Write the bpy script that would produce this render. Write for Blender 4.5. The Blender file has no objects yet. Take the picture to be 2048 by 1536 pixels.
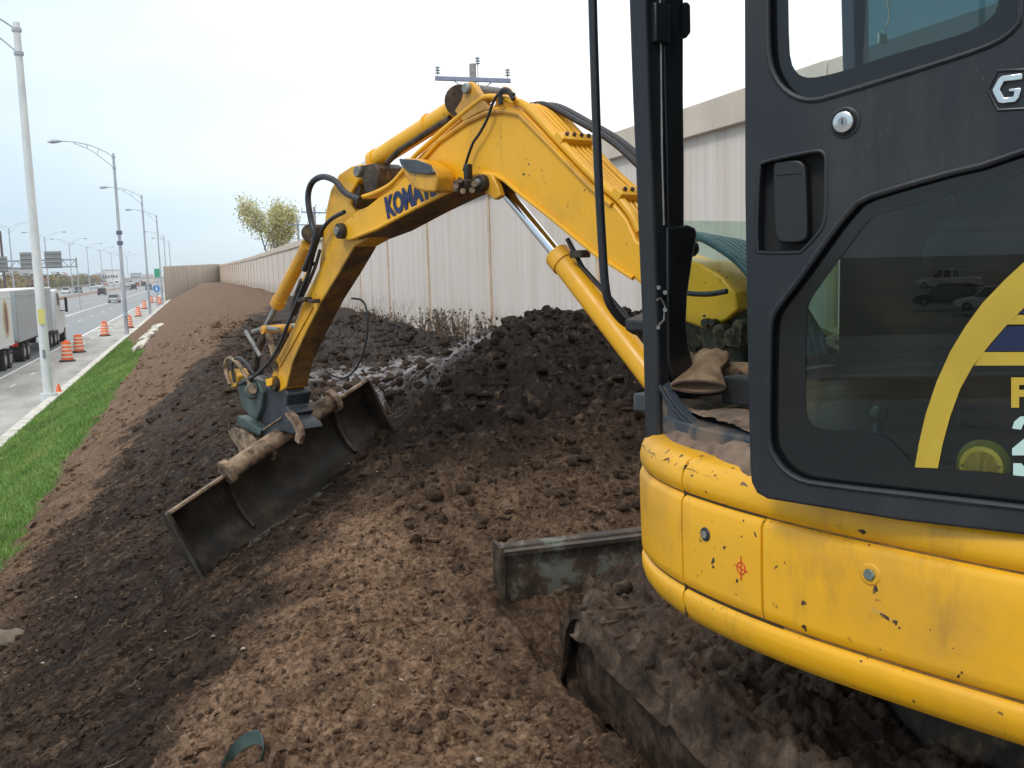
import bpy, math, random
import numpy as np
from mathutils import Vector, Matrix
from mathutils.geometry import tessellate_polygon
R = math.radians
random.seed(5)
rng = np.random.default_rng(5)
sc = bpy.context.scene
col = sc.collection

# ------------------------------------------------------------------ camera
F = 1930.0; CAMH = 4.4
_up = np.array([-442, 15730, 1930.]); _up /= np.linalg.norm(_up)
_fw = np.array([-624, 220, -1930.]); _fw -= _up*_fw.dot(_up); _fw /= np.linalg.norm(_fw)
_rt = np.cross(_fw, _up)
M3 = np.array([_rt, _fw, _up]); CAM = np.array([0, 0, CAMH])
cd = bpy.data.cameras.new("camera"); cam = bpy.data.objects.new("camera", cd); col.objects.link(cam)
m4 = Matrix([list(M3[0])+[0], list(M3[1])+[0], list(M3[2])+[CAMH], [0, 0, 0, 1]])
cam.matrix_world = m4
cd.sensor_width = 36; cd.lens = 36*F/2048; cd.clip_start = .05; cd.clip_end = 5000
sc.camera = cam
def ray(px, py): return M3 @ np.array([px-1024, 768-py, -F])
def atz(px, py, z): d = ray(px, py); return CAM+d*((z-CAMH)/d[2])
def atx(px, py, x): d = ray(px, py); return CAM+d*(x/d[0])
def aty(px, py, y): d = ray(px, py); return CAM+d*(y/d[1])
def atpl(px, py, p, n):
    d = ray(px, py); n = np.array(n, float); return CAM+d*(np.dot(np.array(p)-CAM, n)/np.dot(d, n))

# ------------------------------------------------------------------ light
sc.view_settings.view_transform = 'Standard'; sc.view_settings.look = 'None'
sc.view_settings.exposure = 0.24; sc.view_settings.gamma = 1
SUN_EL, SUN_AZ = R(48), R(235)      # azimuth clockwise from +Y
w = bpy.data.worlds.new("World"); sc.world = w; w.use_nodes = True
nt = w.node_tree; nt.nodes.clear(); N = nt.nodes.new; L = nt.links.new
out = N('ShaderNodeOutputWorld'); bg = N('ShaderNodeBackground'); bg.inputs[1].default_value = 0.1
sky = N('ShaderNodeTexSky'); sky.sky_type = 'NISHITA'; sky.sun_disc = False
sky.sun_elevation = SUN_EL; sky.sun_rotation = SUN_AZ
tc = N('ShaderNodeTexCoord'); mp = N('ShaderNodeMapping'); mp.inputs['Scale'].default_value = (1.0, 1.0, 4.5)
L(tc.outputs['Generated'], mp.inputs[0])
nz = N('ShaderNodeTexNoise'); nz.inputs['Scale'].default_value = 1.6; nz.inputs['Detail'].default_value = 5; L(mp.outputs[0], nz.inputs[0])
# overcast deck: bluish towards the road side (-X) near the horizon, white elsewhere
dt = N('ShaderNodeVectorMath'); dt.operation = 'DOT_PRODUCT'; L(tc.outputs['Generated'], dt.inputs[0]); dt.inputs[1].default_value = (1.3, -.15, 1.5)
ad = N('ShaderNodeMath'); ad.operation = 'MULTIPLY_ADD'; L(nz.outputs[0], ad.inputs[0]); ad.inputs[1].default_value = .75; L(dt.outputs['Value'], ad.inputs[2])
cr = N('ShaderNodeValToRGB'); L(ad.outputs[0], cr.inputs[0])
e = cr.color_ramp.elements; e[0].position = 0.05; e[0].color = (.47, .60, .70, 1)
e[1].position = 1.0; e[1].color = (1.02, 1.02, 1.02, 1)
k = e.new(.32); k.color = (.57, .69, .77, 1); k = e.new(.58); k.color = (.74, .83, .88, 1)
sc10 = N('ShaderNodeVectorMath'); sc10.operation = 'SCALE'; sc10.inputs['Scale'].default_value = 12.0; L(cr.outputs[0], sc10.inputs[0])
mx = N('ShaderNodeMixRGB'); mx.inputs[0].default_value = .12; L(sc10.outputs[0], mx.inputs[1]); L(sky.outputs[0], mx.inputs[2])
L(mx.outputs[0], bg.inputs[0]); L(bg.outputs[0], out.inputs[0])
sd = bpy.data.lights.new("sun", 'SUN'); sd.energy = 1.2; sd.angle = R(14); sd.color = (1, .96, .9)
so = bpy.data.objects.new("sun", sd); col.objects.link(so)
sv = Vector((math.sin(SUN_AZ)*math.cos(SUN_EL), math.cos(SUN_AZ)*math.cos(SUN_EL), math.sin(SUN_EL)))
so.rotation_euler = sv.to_track_quat('Z', 'Y').to_euler(); so.location = (0, 0, 60)

HAZE = .00035
# ------------------------------------------------------------------ helpers
class MB:
    def __init__(s): s.v = []; s.f = []
    def add(s, vs, fs):
        b = len(s.v); s.v += [tuple(map(float, q)) for q in vs]; s.f += [tuple(b+i for i in q) for q in fs]; return s
    def box(s, c, d, ax=None):
        c = np.array(c, float); ax = np.eye(3) if ax is None else np.array(ax, float)
        vs = [c+ax[0]*d[0]/2*i+ax[1]*d[1]/2*j+ax[2]*d[2]/2*k for i in (-1, 1) for j in (-1, 1) for k in (-1, 1)]
        return s.add(vs, [(0, 1, 3, 2), (4, 6, 7, 5), (0, 4, 5, 1), (2, 3, 7, 6), (0, 2, 6, 4), (1, 5, 7, 3)])
    def prism(s, poly, vec):
        poly = [np.array(p, float) for p in poly]; n = len(poly); vec = np.array(vec, float)
        vs = poly+[p+vec for p in poly]
        return s.add(vs, [tuple(range(n)), tuple(range(2*n-1, n-1, -1))]+[((i+1) % n, i, n+i, n+(i+1) % n) for i in range(n)])
    def tube(s, pts, r, n=10, caps=True, smooth=0):
        if smooth: pts = catmull(pts, smooth)
        pts = [np.array(p, float) for p in pts]; m = len(pts)
        rs = r if isinstance(r, (list, tuple, np.ndarray)) else [r]*m
        if len(rs) != m: rs = np.interp(np.linspace(0, 1, m), np.linspace(0, 1, len(rs)), rs)
        vs = []; prev = None
        for i, p in enumerate(pts):
            t = pts[min(i+1, m-1)]-pts[max(i-1, 0)]; t = t/(np.linalg.norm(t)+1e-9)
            if prev is None:
                a = np.array([0, 0, 1.]) if abs(t[2]) < .9 else np.array([1., 0, 0]); u = np.cross(t, a)
            else: u = prev-t*np.dot(prev, t)
            u /= np.linalg.norm(u)+1e-9; prev = u; v = np.cross(t, u)
            for k in range(n):
                a = 2*math.pi*k/n; vs.append(p+(u*math.cos(a)+v*math.sin(a))*rs[i])
        fs = [(i*n+k, i*n+(k+1) % n, (i+1)*n+(k+1) % n, (i+1)*n+k) for i in range(m-1) for k in range(n)]
        if caps: fs += [tuple(range(n-1, -1, -1)), tuple(range((m-1)*n, m*n))]
        return s.add(vs, fs)
    def cyl(s, a, b, r, n=20, r2=None): return s.tube([a, b], [r, r if r2 is None else r2], n)
    def build(s, name, mat, parent=None, smooth=False, bevel=0, seg=2, loc=None):
        me = bpy.data.meshes.new(name)
        o = None
        org = np.zeros(3)
        if loc is not None: org = np.array(loc, float)
        elif parent is not None: org = worldloc(parent)
        me.from_pydata([tuple(np.array(q)-org) for q in s.v], [], s.f); me.update()
        import bmesh
        bm = bmesh.new(); bm.from_mesh(me); bmesh.ops.recalc_face_normals(bm, faces=bm.faces); bm.to_mesh(me); bm.free()
        if mat: me.materials.append(mat)
        o = bpy.data.objects.new(name, me); col.objects.link(o)
        if parent is not None:
            o.parent = parent
        elif loc is not None: o.location = loc
        if smooth:
            for p in me.polygons: p.use_smooth = True
            try: me.set_sharp_from_angle(angle=R(smooth if smooth is not True else 40))
            except Exception: pass
        if bevel:
            b = o.modifiers.new("bevel", 'BEVEL'); b.width = bevel; b.segments = seg; b.limit_method = 'ANGLE'; b.angle_limit = R(35)
            for p in me.polygons: p.use_smooth = True
            try: me.set_sharp_from_angle(angle=R(50))
            except Exception: pass
            b.harden_normals = False
        return o
def worldloc(o):
    l = np.array(o.location, float)
    while o.parent is not None: o = o.parent; l = l+np.array(o.location, float)
    return l
def catmull(P, k=6, closed=False):
    P = [np.array(p, float) for p in P]; n = len(P); o = []
    rngi = range(n if closed else n-1)
    for i in rngi:
        if closed: a, b, c, d = P[i-1], P[i], P[(i+1) % n], P[(i+2) % n]
        else: a, b, c, d = P[max(i-1, 0)], P[i], P[i+1], P[min(i+2, n-1)]
        for j in range(k):
            t = j/k
            o.append(.5*((2*b)+(c-a)*t+(2*a-5*b+4*c-d)*t*t+(3*b-a-3*c+d)*t**3))
    if not closed: o.append(P[-1])
    return o
def tag(o, label=None, cat=None, group=None, kind=None):
    if label: o['label'] = label
    if cat: o['category'] = cat
    if group: o['group'] = group
    if kind: o['kind'] = kind
    return o
def thing(name, label, cat, loc=(0, 0, 0), group=None):
    o = bpy.data.objects.new(name, None); col.objects.link(o); o.location = loc; o.empty_display_size = .2
    return tag(o, label, cat, group)
def kids(o): return [c for c in bpy.data.objects if c.parent == o]
def copy_tree(o, parent=None, skip=()):
    c = o.copy(); col.objects.link(c); c.parent = parent
    for ch in kids(o): copy_tree(ch, c)
    return c

# numpy noise
def _h(ix, iy, sd):
    h = (ix.astype(np.int64)*374761393+iy.astype(np.int64)*668265263+sd*1442695041) & 0xffffffff
    h = ((h ^ (h >> 13))*1274126177) & 0xffffffff
    h = h ^ (h >> 16)
    return (h & 0xffff)/65535.
def vn(x, y, sd=0):
    ix = np.floor(x); iy = np.floor(y); fx = x-ix; fy = y-iy
    fx = fx*fx*(3-2*fx); fy = fy*fy*(3-2*fy)
    a = _h(ix, iy, sd); b = _h(ix+1, iy, sd); c = _h(ix, iy+1, sd); d = _h(ix+1, iy+1, sd)
    return (a*(1-fx)+b*fx)*(1-fy)+(c*(1-fx)+d*fx)*fy
def fbm(x, y, f, o=4, sd=0):
    s = 0; a = 1; t = 0
    for i in range(o):
        s = s+a*(vn(x*f+17.3*i, y*f-9.1*i, sd+i)*2-1); t += a; a *= .5; f *= 2.03
    return s/t
def billow(x, y, f, o=3, sd=0):
    s = 0; a = 1; t = 0
    for i in range(o):
        s = s+a*(1-np.abs(vn(x*f+7.7*i, y*f+3.3*i, sd+i)*2-1)*2); t += a; a *= .5; f *= 2.1
    return s/t
def puff(x, y, f, o=4, sd=0, g=.55):
    s = 0; a = 1; t = 0
    for i in range(o):
        s = s+a*np.abs(vn(x*f+11.7*i, y*f-5.3*i, sd+i)*2-1); t += a; a *= g; f *= 2.07
    return s/t
def cells(x, y, f, sd=0):
    """rounded lump heights from the distance to the nearest jittered point"""
    x = x*f; y = y*f; ix = np.floor(x); iy = np.floor(y); best = np.full(x.shape, 9.); hid = np.zeros(x.shape)
    for dx in (-1, 0, 1):
        for dy in (-1, 0, 1):
            cx = ix+dx; cy = iy+dy; px = cx+_h(cx, cy, sd); py = cy+_h(cx, cy, sd+77)
            d = (x-px)**2+(y-py)**2; k = d < best; best = np.where(k, d, best); hid = np.where(k, _h(cx, cy, sd+5), hid)
    return np.sqrt(np.clip(1-best*1.6, 0, 1))*(hid**2), hid
def ss(a, b, x): t = np.clip((x-a)/(b-a), 0, 1); return t*t*(3-2*t)

# ------------------------------------------------------------------ materials
def mat(name, base=(.5, .5, .5), rough=.6, metal=0, spec=.5, **k):
    m = bpy.data.materials.new(name); m.use_nodes = True
    b = m.node_tree.nodes['Principled BSDF']; b.inputs['Base Color'].default_value = (*base, 1)
    b.inputs['Roughness'].default_value = rough; b.inputs['Metallic'].default_value = metal
    b.inputs['Specular IOR Level'].default_value = spec
    return m
def nodes(m):
    t = m.node_tree; return t, t.nodes.new, t.links.new, t.nodes['Principled BSDF']
def noise(m, scale, detail=4, rough=.55, vec=None, mscale=None, obj=True):
    t, n, l, b = nodes(m); x = n('ShaderNodeTexNoise'); x.inputs['Scale'].default_value = scale
    x.inputs['Detail'].default_value = detail; x.inputs['Roughness'].default_value = rough
    c = n('ShaderNodeTexCoord'); src = c.outputs['Object'] if vec is None else vec
    if mscale:
        mm = n('ShaderNodeMapping'); mm.inputs['Scale'].default_value = mscale; l(src, mm.inputs[0]); src = mm.outputs[0]
    l(src, x.inputs[0]); return x.outputs['Fac']
def ramp(m, fac, stops):
    t, n, l, b = nodes(m); r = n('ShaderNodeValToRGB'); l(fac, r.inputs[0]); es = r.color_ramp.elements
    es[0].position = stops[0][0]; es[0].color = (*stops[0][1], 1); es[1].position = stops[-1][0]; es[1].color = (*stops[-1][1], 1)
    for p, c in stops[1:-1]: q = es.new(p); q.color = (*c, 1)
    return r.outputs[0]
def g1(v): return (v, v, v)
def mix(m, fac, a, b_, mode='MIX'):
    t, n, l, b = nodes(m); x = n('ShaderNodeMixRGB'); x.blend_type = mode
    for i, q in enumerate((fac, a, b_)):
        if isinstance(q, (int, float)): x.inputs[i].default_value = q if i == 0 else (q, q, q, 1)
        elif isinstance(q, tuple): x.inputs[i].default_value = (*q, 1)
        else: l(q, x.inputs[i])
    return x.outputs[0]
def setc(m, sock, inp='Base Color'): t, n, l, b = nodes(m); l(sock, b.inputs[inp])
def bump(m, h, strength=.3, dist=.01, prev=None):
    t, n, l, b = nodes(m); x = n('ShaderNodeBump'); x.inputs['Strength'].default_value = strength; x.inputs['Distance'].default_value = dist
    l(h, x.inputs['Height'])
    if prev: l(prev, x.inputs['Normal'])
    l(x.outputs[0], b.inputs['Normal']); return x.outputs[0]
def attr(m, name):
    t, n, l, b = nodes(m); a = n('ShaderNodeAttribute'); a.attribute_name = name; return a.outputs['Fac']
def geo_nz(m):
    t, n, l, b = nodes(m); g = n('ShaderNodeNewGeometry'); s = n('ShaderNodeSeparateXYZ'); l(g.outputs['Normal'], s.inputs[0]); return s.outputs['Z']
def simple(name, base, rough=.6, metal=0, var=.25, sc_=6, bstr=.15, spec=.5):
    m = mat(name, base, rough, metal, spec); a = noise(m, sc_, 5, .6)
    c = ramp(m, a, [(.3, tuple(x*(1-var) for x in base)), (.7, tuple(min(1, x*(1+var)) for x in base))]); setc(m, c)
    if bstr: bump(m, noise(m, sc_*12, 3), bstr, .002)
    return m
YEL = (.82, .41, .008)
def yellow(name, dirt=.3, chips=.5, grime=(.16, .09, .04)):
    m = mat(name, YEL, .36); big = noise(m, 3.0, 5, .6); fine = noise(m, 42, 2, .5); cl = noise(m, 5.5, 3); 
    c = mix(m, ramp(m, noise(m, 1.3, 3), [(.35, g1(0)), (.7, g1(.5))]), YEL, (.74, .42, .035))
    d = ramp(m, big, [(.62-dirt*.35, g1(0)), (.80-dirt*.1, g1(min(1, .25+dirt)))])
    c = mix(m, d, c, (.42, .22, .05))
    st = ramp(m, noise(m, 9, 6, .7, mscale=(1, 1, .25)), [(.60-dirt*.12, g1(0)), (.72, g1(.55*min(1, dirt*1.6)))])
    c = mix(m, st, c, grime)
    ch = ramp(m, fine, [(.70-.02*chips, g1(0)), (.715-.02*chips, g1(1))]); cm = ramp(m, cl, [(.5, g1(0)), (.56, g1(1))])
    chm = mix(m, 1.0, ch, cm, 'MULTIPLY'); c = mix(m, chm, c, (.05, .03, .02)); setc(m, c)
    setc(m, ramp(m, big, [(.4, g1(.30)), (.7, g1(.55))]), 'Roughness')
    bump(m, noise(m, 60, 2), .04, .001)
    return m
Mt = {}
Mt['yel'] = yellow('yellow_paint', .22, .2); Mt['yeld'] = yellow('yellow_paint_dirty', .75, .8); Mt['yelb'] = m = yellow('yellow_paint_body', .42, 1.2)
bs_ = nodes(m)[3].inputs['Base Color'].links[0].from_socket; c = mix(m, ramp(m, noise(m, 7, 8, .8, mscale=(1, 1, 3)), [(.64, g1(0)), (.70, g1(.55))]), bs_, (.36, .30, .22)); c = mix(m, ramp(m, noise(m, 16, 8, .8), [(.66, g1(0)), (.70, g1(.6))]), c, (.10, .055, .03)); setc(m, c)
Mt['yelp'] = yellow('yellow_pipe_paint', .35, .2)
# door / cab paint: dark blue-grey with dust
m = mat('cab_paint', (.0085, .012, .0175), .38); d = noise(m, 2.2, 6, .65, mscale=(1, 1, .5))
c = mix(m, ramp(m, d, [(.45, g1(0)), (.75, g1(.5))]), (.0085, .0120, .0175), (.038, .040, .042)); d3 = noise(m, 5, 7, .75, mscale=(1, 1, .18)); c = mix(m, ramp(m, d3, [(.50, g1(0)), (.72, g1(.30))]), c, (.085, .08, .072)); c = mix(m, ramp(m, noise(m, 150, 2, .5), [(.73, g1(0)), (.76, g1(.5))]), c, (.16, .15, .13)); setc(m, c)
setc(m, ramp(m, d, [(.4, g1(.36)), (.7, g1(.62))]), 'Roughness'); bump(m, noise(m, 90, 2), .05, .001); Mt['cab'] = m
m = mat('cab_paint_muddy', (.03, .042, .055), .6); d = noise(m, 7, 6, .7)
setc(m, mix(m, ramp(m, d, [(.48, g1(0)), (.6, g1(.85))]), (.03, .042, .055), (.17, .12, .085))); bump(m, d, .4, .01); Mt['cabmud'] = m
Mt['black'] = simple('black_rubber', (.012, .012, .014), .45, 0, .3, 8, .05)
Mt['blackgl'] = mat('black_frit', (.006, .007, .008), .12)
Mt['dark'] = simple('dark_interior', (.010, .011, .012), .7, 0, .4, 5, .1)
Mt['hose'] = simple('hose_rubber', (.022, .022, .026), .42, 0, .4, 20, .1)
Mt['hoseblue'] = simple('hose_blue_grey', (.05, .10, .13), .4, 0, .4, 20, .1)
Mt['chrome'] = mat('chrome_rod', (.75, .76, .8), .12, 1)
Mt['rod'] = simple('dull_rod', (.30, .30, .28), .35, .7, .3, 8, .05)
Mt['steel'] = simple('bare_steel', (.22, .22, .21), .5, .4, .4, 20, .2)
m = mat('bucket_steel', (.03, .026, .02), .6, .2); a = noise(m, 6, 7, .7)
setc(m, ramp(m, a, [(.35, (.007, .006, .0045)), (.5, (.024, .0175, .011)), (.62, (.060, .042, .026)), (.75, (.13, .095, .062))])); bump(m, noise(m, 25, 4), .4, .006); Mt['bucket'] = m
m = mat('bucket_worn', (.1, .1, .09), .35, .5); a = noise(m, 10, 7, .7)
setc(m, ramp(m, a, [(.35, (.05, .045, .035)), (.6, (.16, .16, .14)), (.75, (.10, .07, .045))])); bump(m, noise(m, 30, 4), .3, .004); Mt['worn'] = m
m = mat('tan_mud_steel', (.3, .2, .13), .7, 0, .3); a = noise(m, 12, 6, .7)
setc(m, ramp(m, a, [(.38, (.06, .04, .028)), (.5, (.22, .155, .10)), (.66, (.38, .28, .19))])); bump(m, a, .4, .006); Mt['tan'] = m
m = mat('coupler_green', (.06, .085, .08), .45, .1); a = noise(m, 9, 6, .7)
setc(m, ramp(m, a, [(.35, (.035, .04, .038)), (.52, (.07, .095, .09)), (.7, (.13, .11, .085))])); bump(m, a, .3, .005); Mt['green'] = m
m = mat('grimy_iron', (.06, .045, .03), .6, .3); a = noise(m, 14, 6, .7)
setc(m, ramp(m, a, [(.35, (.02, .018, .016)), (.55, (.07, .05, .035)), (.72, (.22, .15, .08))])); bump(m, a, .5, .006); Mt['iron'] = m
Mt['blade'] = m = mat('blade_steel', (.2, .2, .18), .55, .1); a = noise(m, 6, 7, .7)
setc(m, ramp(m, a, [(.44, (.035, .024, .017)), (.52, (.065, .046, .032)), (.56, (.11, .115, .098)), (.7, (.16, .165, .14))])); bump(m, a, .5, .01)
def glass(name, tint, rough=.0, ior=1.5, dirt=.0):
    m = bpy.data.materials.new(name); m.use_nodes = True; t = m.node_tree; t.nodes.clear(); n = t.nodes.new; l = t.links.new
    o = n('ShaderNodeOutputMaterial'); mx = n('ShaderNodeMixShader'); tr = n('ShaderNodeBsdfTransparent'); gl = n('ShaderNodeBsdfGlossy')
    tr.inputs[0].default_value = (*tint, 1); gl.inputs['Roughness'].default_value = rough; fr = n('ShaderNodeFresnel'); fr.inputs[0].default_value = ior
    mu = n('ShaderNodeMath'); mu.operation = 'MULTIPLY'; mu.inputs[1].default_value = 1.25; l(fr.outputs[0], mu.inputs[0])
    ge = n('ShaderNodeNewGeometry'); iv = n('ShaderNodeMath'); iv.operation = 'SUBTRACT'; iv.inputs[0].default_value = 1; l(ge.outputs['Backfacing'], iv.inputs[1])
    m3 = n('ShaderNodeMath'); m3.operation = 'MULTIPLY'; l(mu.outputs[0], m3.inputs[0]); l(iv.outputs[0], m3.inputs[1]); l(m3.outputs[0], mx.inputs[0]); l(tr.outputs[0], mx.inputs[1]); l(gl.outputs[0], mx.inputs[2])
    last = mx.outputs[0]
    if dirt:
        df = n('ShaderNodeBsdfDiffuse'); df.inputs[0].default_value = (.35, .3, .25, 1); m2 = n('ShaderNodeMixShader'); nzz = n('ShaderNodeTexNoise'); nzz.inputs['Scale'].default_value = 7; nzz.inputs['Detail'].default_value = 8
        c = n('ShaderNodeTexCoord'); l(c.outputs['Object'], nzz.inputs[0]); rr = n('ShaderNodeMapRange'); rr.inputs[1].default_value = .45; rr.inputs[2].default_value = .8; rr.inputs[4].default_value = dirt
        l(nzz.outputs[0], rr.inputs[0]); l(rr.outputs[0], m2.inputs[0]); l(last, m2.inputs[1]); l(df.outputs[0], m2.inputs[2]); last = m2.outputs[0]
    l(last, o.inputs[0]); return m
Mt['gl_green'] = glass('green_tinted_glass', (.80, .90, .85), dirt=.08)
Mt['gl_door'] = glass('door_glass', (.46, .56, .52), dirt=.035)
Mt['gl_up'] = glass('upper_door_glass', (.94, .99, .985), dirt=.02)
Mt['gl_blue'] = glass('blue_side_glass', (.14, .26, .29), dirt=.04)
def flat(name, c, r=.5): return mat(name, c, r)

# soil
def soil(name='soil', loose=False):
    m = mat(name, (.1, .07, .05), .9, 0, .22); t, n, l, b = nodes(m)
    gco = n('ShaderNodeNewGeometry').outputs['Position']
    n1 = noise(m, 3.5, 8, .65, vec=gco); n2 = noise(m, 34, 9, .78, vec=gco); n3 = noise(m, 150, 4, .7, vec=gco)
    dry = ramp(m, n2, [(.30, (.050, .029, .020)), (.40, (.14, .084, .052)), (.52, (.35, .215, .13)), (.64, (.52, .345, .22)), (.78, (.72, .54, .39))])
    mid = ramp(m, n2, [(.30, (.015, .009, .006)), (.42, (.048, .030, .019)), (.54, (.105, .067, .044)), (.66, (.18, .118, .078)), (.80, (.34, .25, .17))])
    drk = ramp(m, n2, [(.32, (.004, .0026, .0018)), (.48, (.0125, .0075, .005)), (.6, (.032, .020, .0135)), (.72, (.075, .049, .035)), (.84, (.18, .13, .095))])
    if not loose:
        ro = n('ShaderNodeMapping'); ro.inputs['Rotation'].default_value = (0, 0, R(-32)); ro.inputs['Scale'].default_value = (1.1, 7, 1); l(gco, ro.inputs[0])
        st = n('ShaderNodeTexNoise'); st.inputs['Scale'].default_value = 1.6; st.inputs['Detail'].default_value = 8; st.inputs['Roughness'].default_value = .7; l(ro.outputs[0], st.inputs[0])
        mid = mix(m, ramp(m, st.outputs[0], [(.42, g1(.92)), (.57, g1(.1))]), mid, drk)
        mid = mix(m, ramp(m, st.outputs[0], [(.56, g1(0)), (.70, g1(.55))]), mid , dry)
    if loose:
        ob = n('ShaderNodeObjectInfo'); a_dry = attr(m, 'dry'); a_drk = attr(m, 'dark')
    else: a_dry = attr(m, 'dry'); a_drk = attr(m, 'dark')
    c = mix(m, a_dry, mid, dry); c = mix(m, a_drk, c, drk)
    c = mix(m, ramp(m, n1, [(.35, g1(.5)), (.55, g1(0))]), c, (.02, .012, .008)); nm_ = noise(m, 9, 8, .75, vec=gco); c = mix(m, ramp(m, nm_, [(.38, g1(.55)), (.48, g1(0))]), c, (.03, .019, .013)); c = mix(m, ramp(m, nm_, [(.56, g1(0)), (.68, g1(.35))]), c, (.42, .29, .19))
    if not loose:
        c = mix(m, attr(m, 'grass'), c, ramp(m, n2, [(.3, (.05, .10, .018)), (.7, (.13, .22, .04))]))
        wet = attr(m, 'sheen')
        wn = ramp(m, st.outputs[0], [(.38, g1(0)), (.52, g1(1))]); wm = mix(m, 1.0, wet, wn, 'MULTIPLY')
        c = mix(m, wm, c, (.26, .245, .25))  # pale sky sheen of the wet soil put into its colour
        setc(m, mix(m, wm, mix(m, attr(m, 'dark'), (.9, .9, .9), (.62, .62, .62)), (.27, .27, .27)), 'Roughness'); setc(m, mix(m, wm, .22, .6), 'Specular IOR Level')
    # pebbles: tiny pale flecks
    fl = ramp(m, n3, [(.70, g1(0)), (.73, g1(1))]); c = mix(m, mix(m, 1.0, fl, mix(m, a_dry, .22, .55), 'MULTIPLY'), c, (.42, .33, .25))
    setc(m, c); p = bump(m, n2, .9, .035); bump(m, n3, .8, .010, p); return m
Mt['soil'] = soil(); Mt['clod'] = soil('soil_clod', True)
m = mat('caked_mud', (.1, .07, .05), .8, 0, .25); a = noise(m, 9, 8, .7)
setc(m, ramp(m, a, [(.32, (.012, .0075, .005)), (.46, (.042, .027, .018)), (.56, (.085, .056, .038)), (.68, (.16, .11, .077)), (.82, (.32, .25, .19))])); p = bump(m, a, .8, .03); bump(m, noise(m, 60, 5, .7), .5, .006, p); Mt['mud'] = m
m = mat('pale_dirt', (.3, .2, .14), .9); a = noise(m, 11, 8, .7)
setc(m, ramp(m, a, [(.3, (.07, .045, .032)), (.5, (.20, .135, .095)), (.75, (.36, .26, .19))])); p = bump(m, a, .8, .02); bump(m, noise(m, 90, 4, .7), .5, .004, p); Mt['dirt'] = m

# ================================================================== SETTING
def sheet(name, x0, x1, y0, y1, z, m, kind='structure'):
    o = MB().add([(x0, y0, z), (x1, y0, z), (x1, y1, z), (x0, y1, z)], [(0, 1, 2, 3)]).build(name, m); o['kind'] = kind; return o
m = simple('far_ground', (.12, .12, .08), .9, 0, .4, .05, 0); sheet('ground', -2500, 2500, -600, 3500, -.06, m)
m = mat('asphalt', (.2, .2, .2), .55); t_, n_, l_, b_ = nodes(m); gp = n_('ShaderNodeNewGeometry').outputs['Position']
a = noise(m, .35, 6, .6, vec=gp, mscale=(1.6, .10, 1)); c = ramp(m, a, [(.35, (.17, .18, .19)), (.52, (.25, .26, .265)), (.7, (.33, .34, .345))])
c = mix(m, ramp(m, noise(m, 60, 3, .6, vec=gp), [(.3, g1(.25)), (.7, g1(0))]), c, (.08, .08, .085)); setc(m, c)
setc(m, ramp(m, a, [(.4, g1(.42)), (.65, g1(.7))]), 'Roughness'); bump(m, noise(m, 80, 3, vec=gp), .2, .004); Mt['asph'] = m
m = mat('concrete_shoulder', (.4, .39, .36), .8); t_, n_, l_, b_ = nodes(m); gp = n_('ShaderNodeNewGeometry').outputs['Position']
a = noise(m, .8, 7, .65, vec=gp, mscale=(1, .25, 1)); setc(m, ramp(m, a, [(.3, (.24, .235, .225)), (.5, (.38, .37, .35)), (.7, (.48, .47, .44))])); bump(m, noise(m, 50, 3, vec=gp), .2, .004); Mt['shoulder'] = m
sheet('road', -27.4, -8.75, -120, 900, 0.0, Mt['asph']); sheet('road', -52, -32.6, -120, 1200, 0.0, Mt['asph'])
sheet('road_shoulder', -8.75, -5.5, -120, 900, 0.0, Mt['shoulder'])
m = simple('median_soil', (.22, .16, .12), .9, 0, .35, .6, .2); sheet('median', -32.6, -27.4, -120, 1200, 0.01, m)
mark = simple('road_paint', (.78, .78, .76), .6, 0, .12, 3, 0)
def solid(x, w, m_=mark):
    b = MB()
    for y in range(-60, 600, 20): b.add([(x-w/2, y, .004), (x+w/2, y, .004), (x+w/2, y+20, .004), (x-w/2, y+20, .004)], [(0, 1, 2, 3)])
    b.build('road_marking', m_)['kind'] = 'structure'
def dashes(x, w=.14, L_=3., gap=9.):
    b = MB(); y = -60
    while y < 600: b.add([(x-w/2, y, .004), (x+w/2, y, .004), (x+w/2, y+L_, .004), (x-w/2, y+L_, .004)], [(0, 1, 2, 3)]); y += L_+gap
    b.build('road_marking', mark)['kind'] = 'structure'
solid(-8.85, .16); dashes(-7.75, .1, 1.2, 4.); dashes(-12.2); solid(-15.2, .22); dashes(-19.0); dashes(-22.8); solid(-26.6, .16, simple('road_paint_yellow', (.6, .42, .1), .6, 0, .1, 3, 0))
dashes(-37); dashes(-41); solid(-33.4, .16)
# kerb: pale concrete in lengths, slightly stained
m = mat('kerb_concrete', (.55, .54, .48), .8); a = noise(m, 2.5, 6, .7); setc(m, ramp(m, a, [(.3, (.30, .27, .22)), (.45, (.55, .53, .47)), (.7, (.72, .71, .66))])); bump(m, noise(m, 30, 3), .3, .004)
b = MB(); y = -60.
while y < 178:
    l_ = 3.0 if y > 0 else 6; dz = random.uniform(-.012, .012); b.box((-5.32+random.uniform(-.015, .015), y+l_/2, .06+dz), (.36, l_-.04, .2)); y += l_
b.build('kerb', m, bevel=.02)['kind'] = 'structure'

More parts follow.
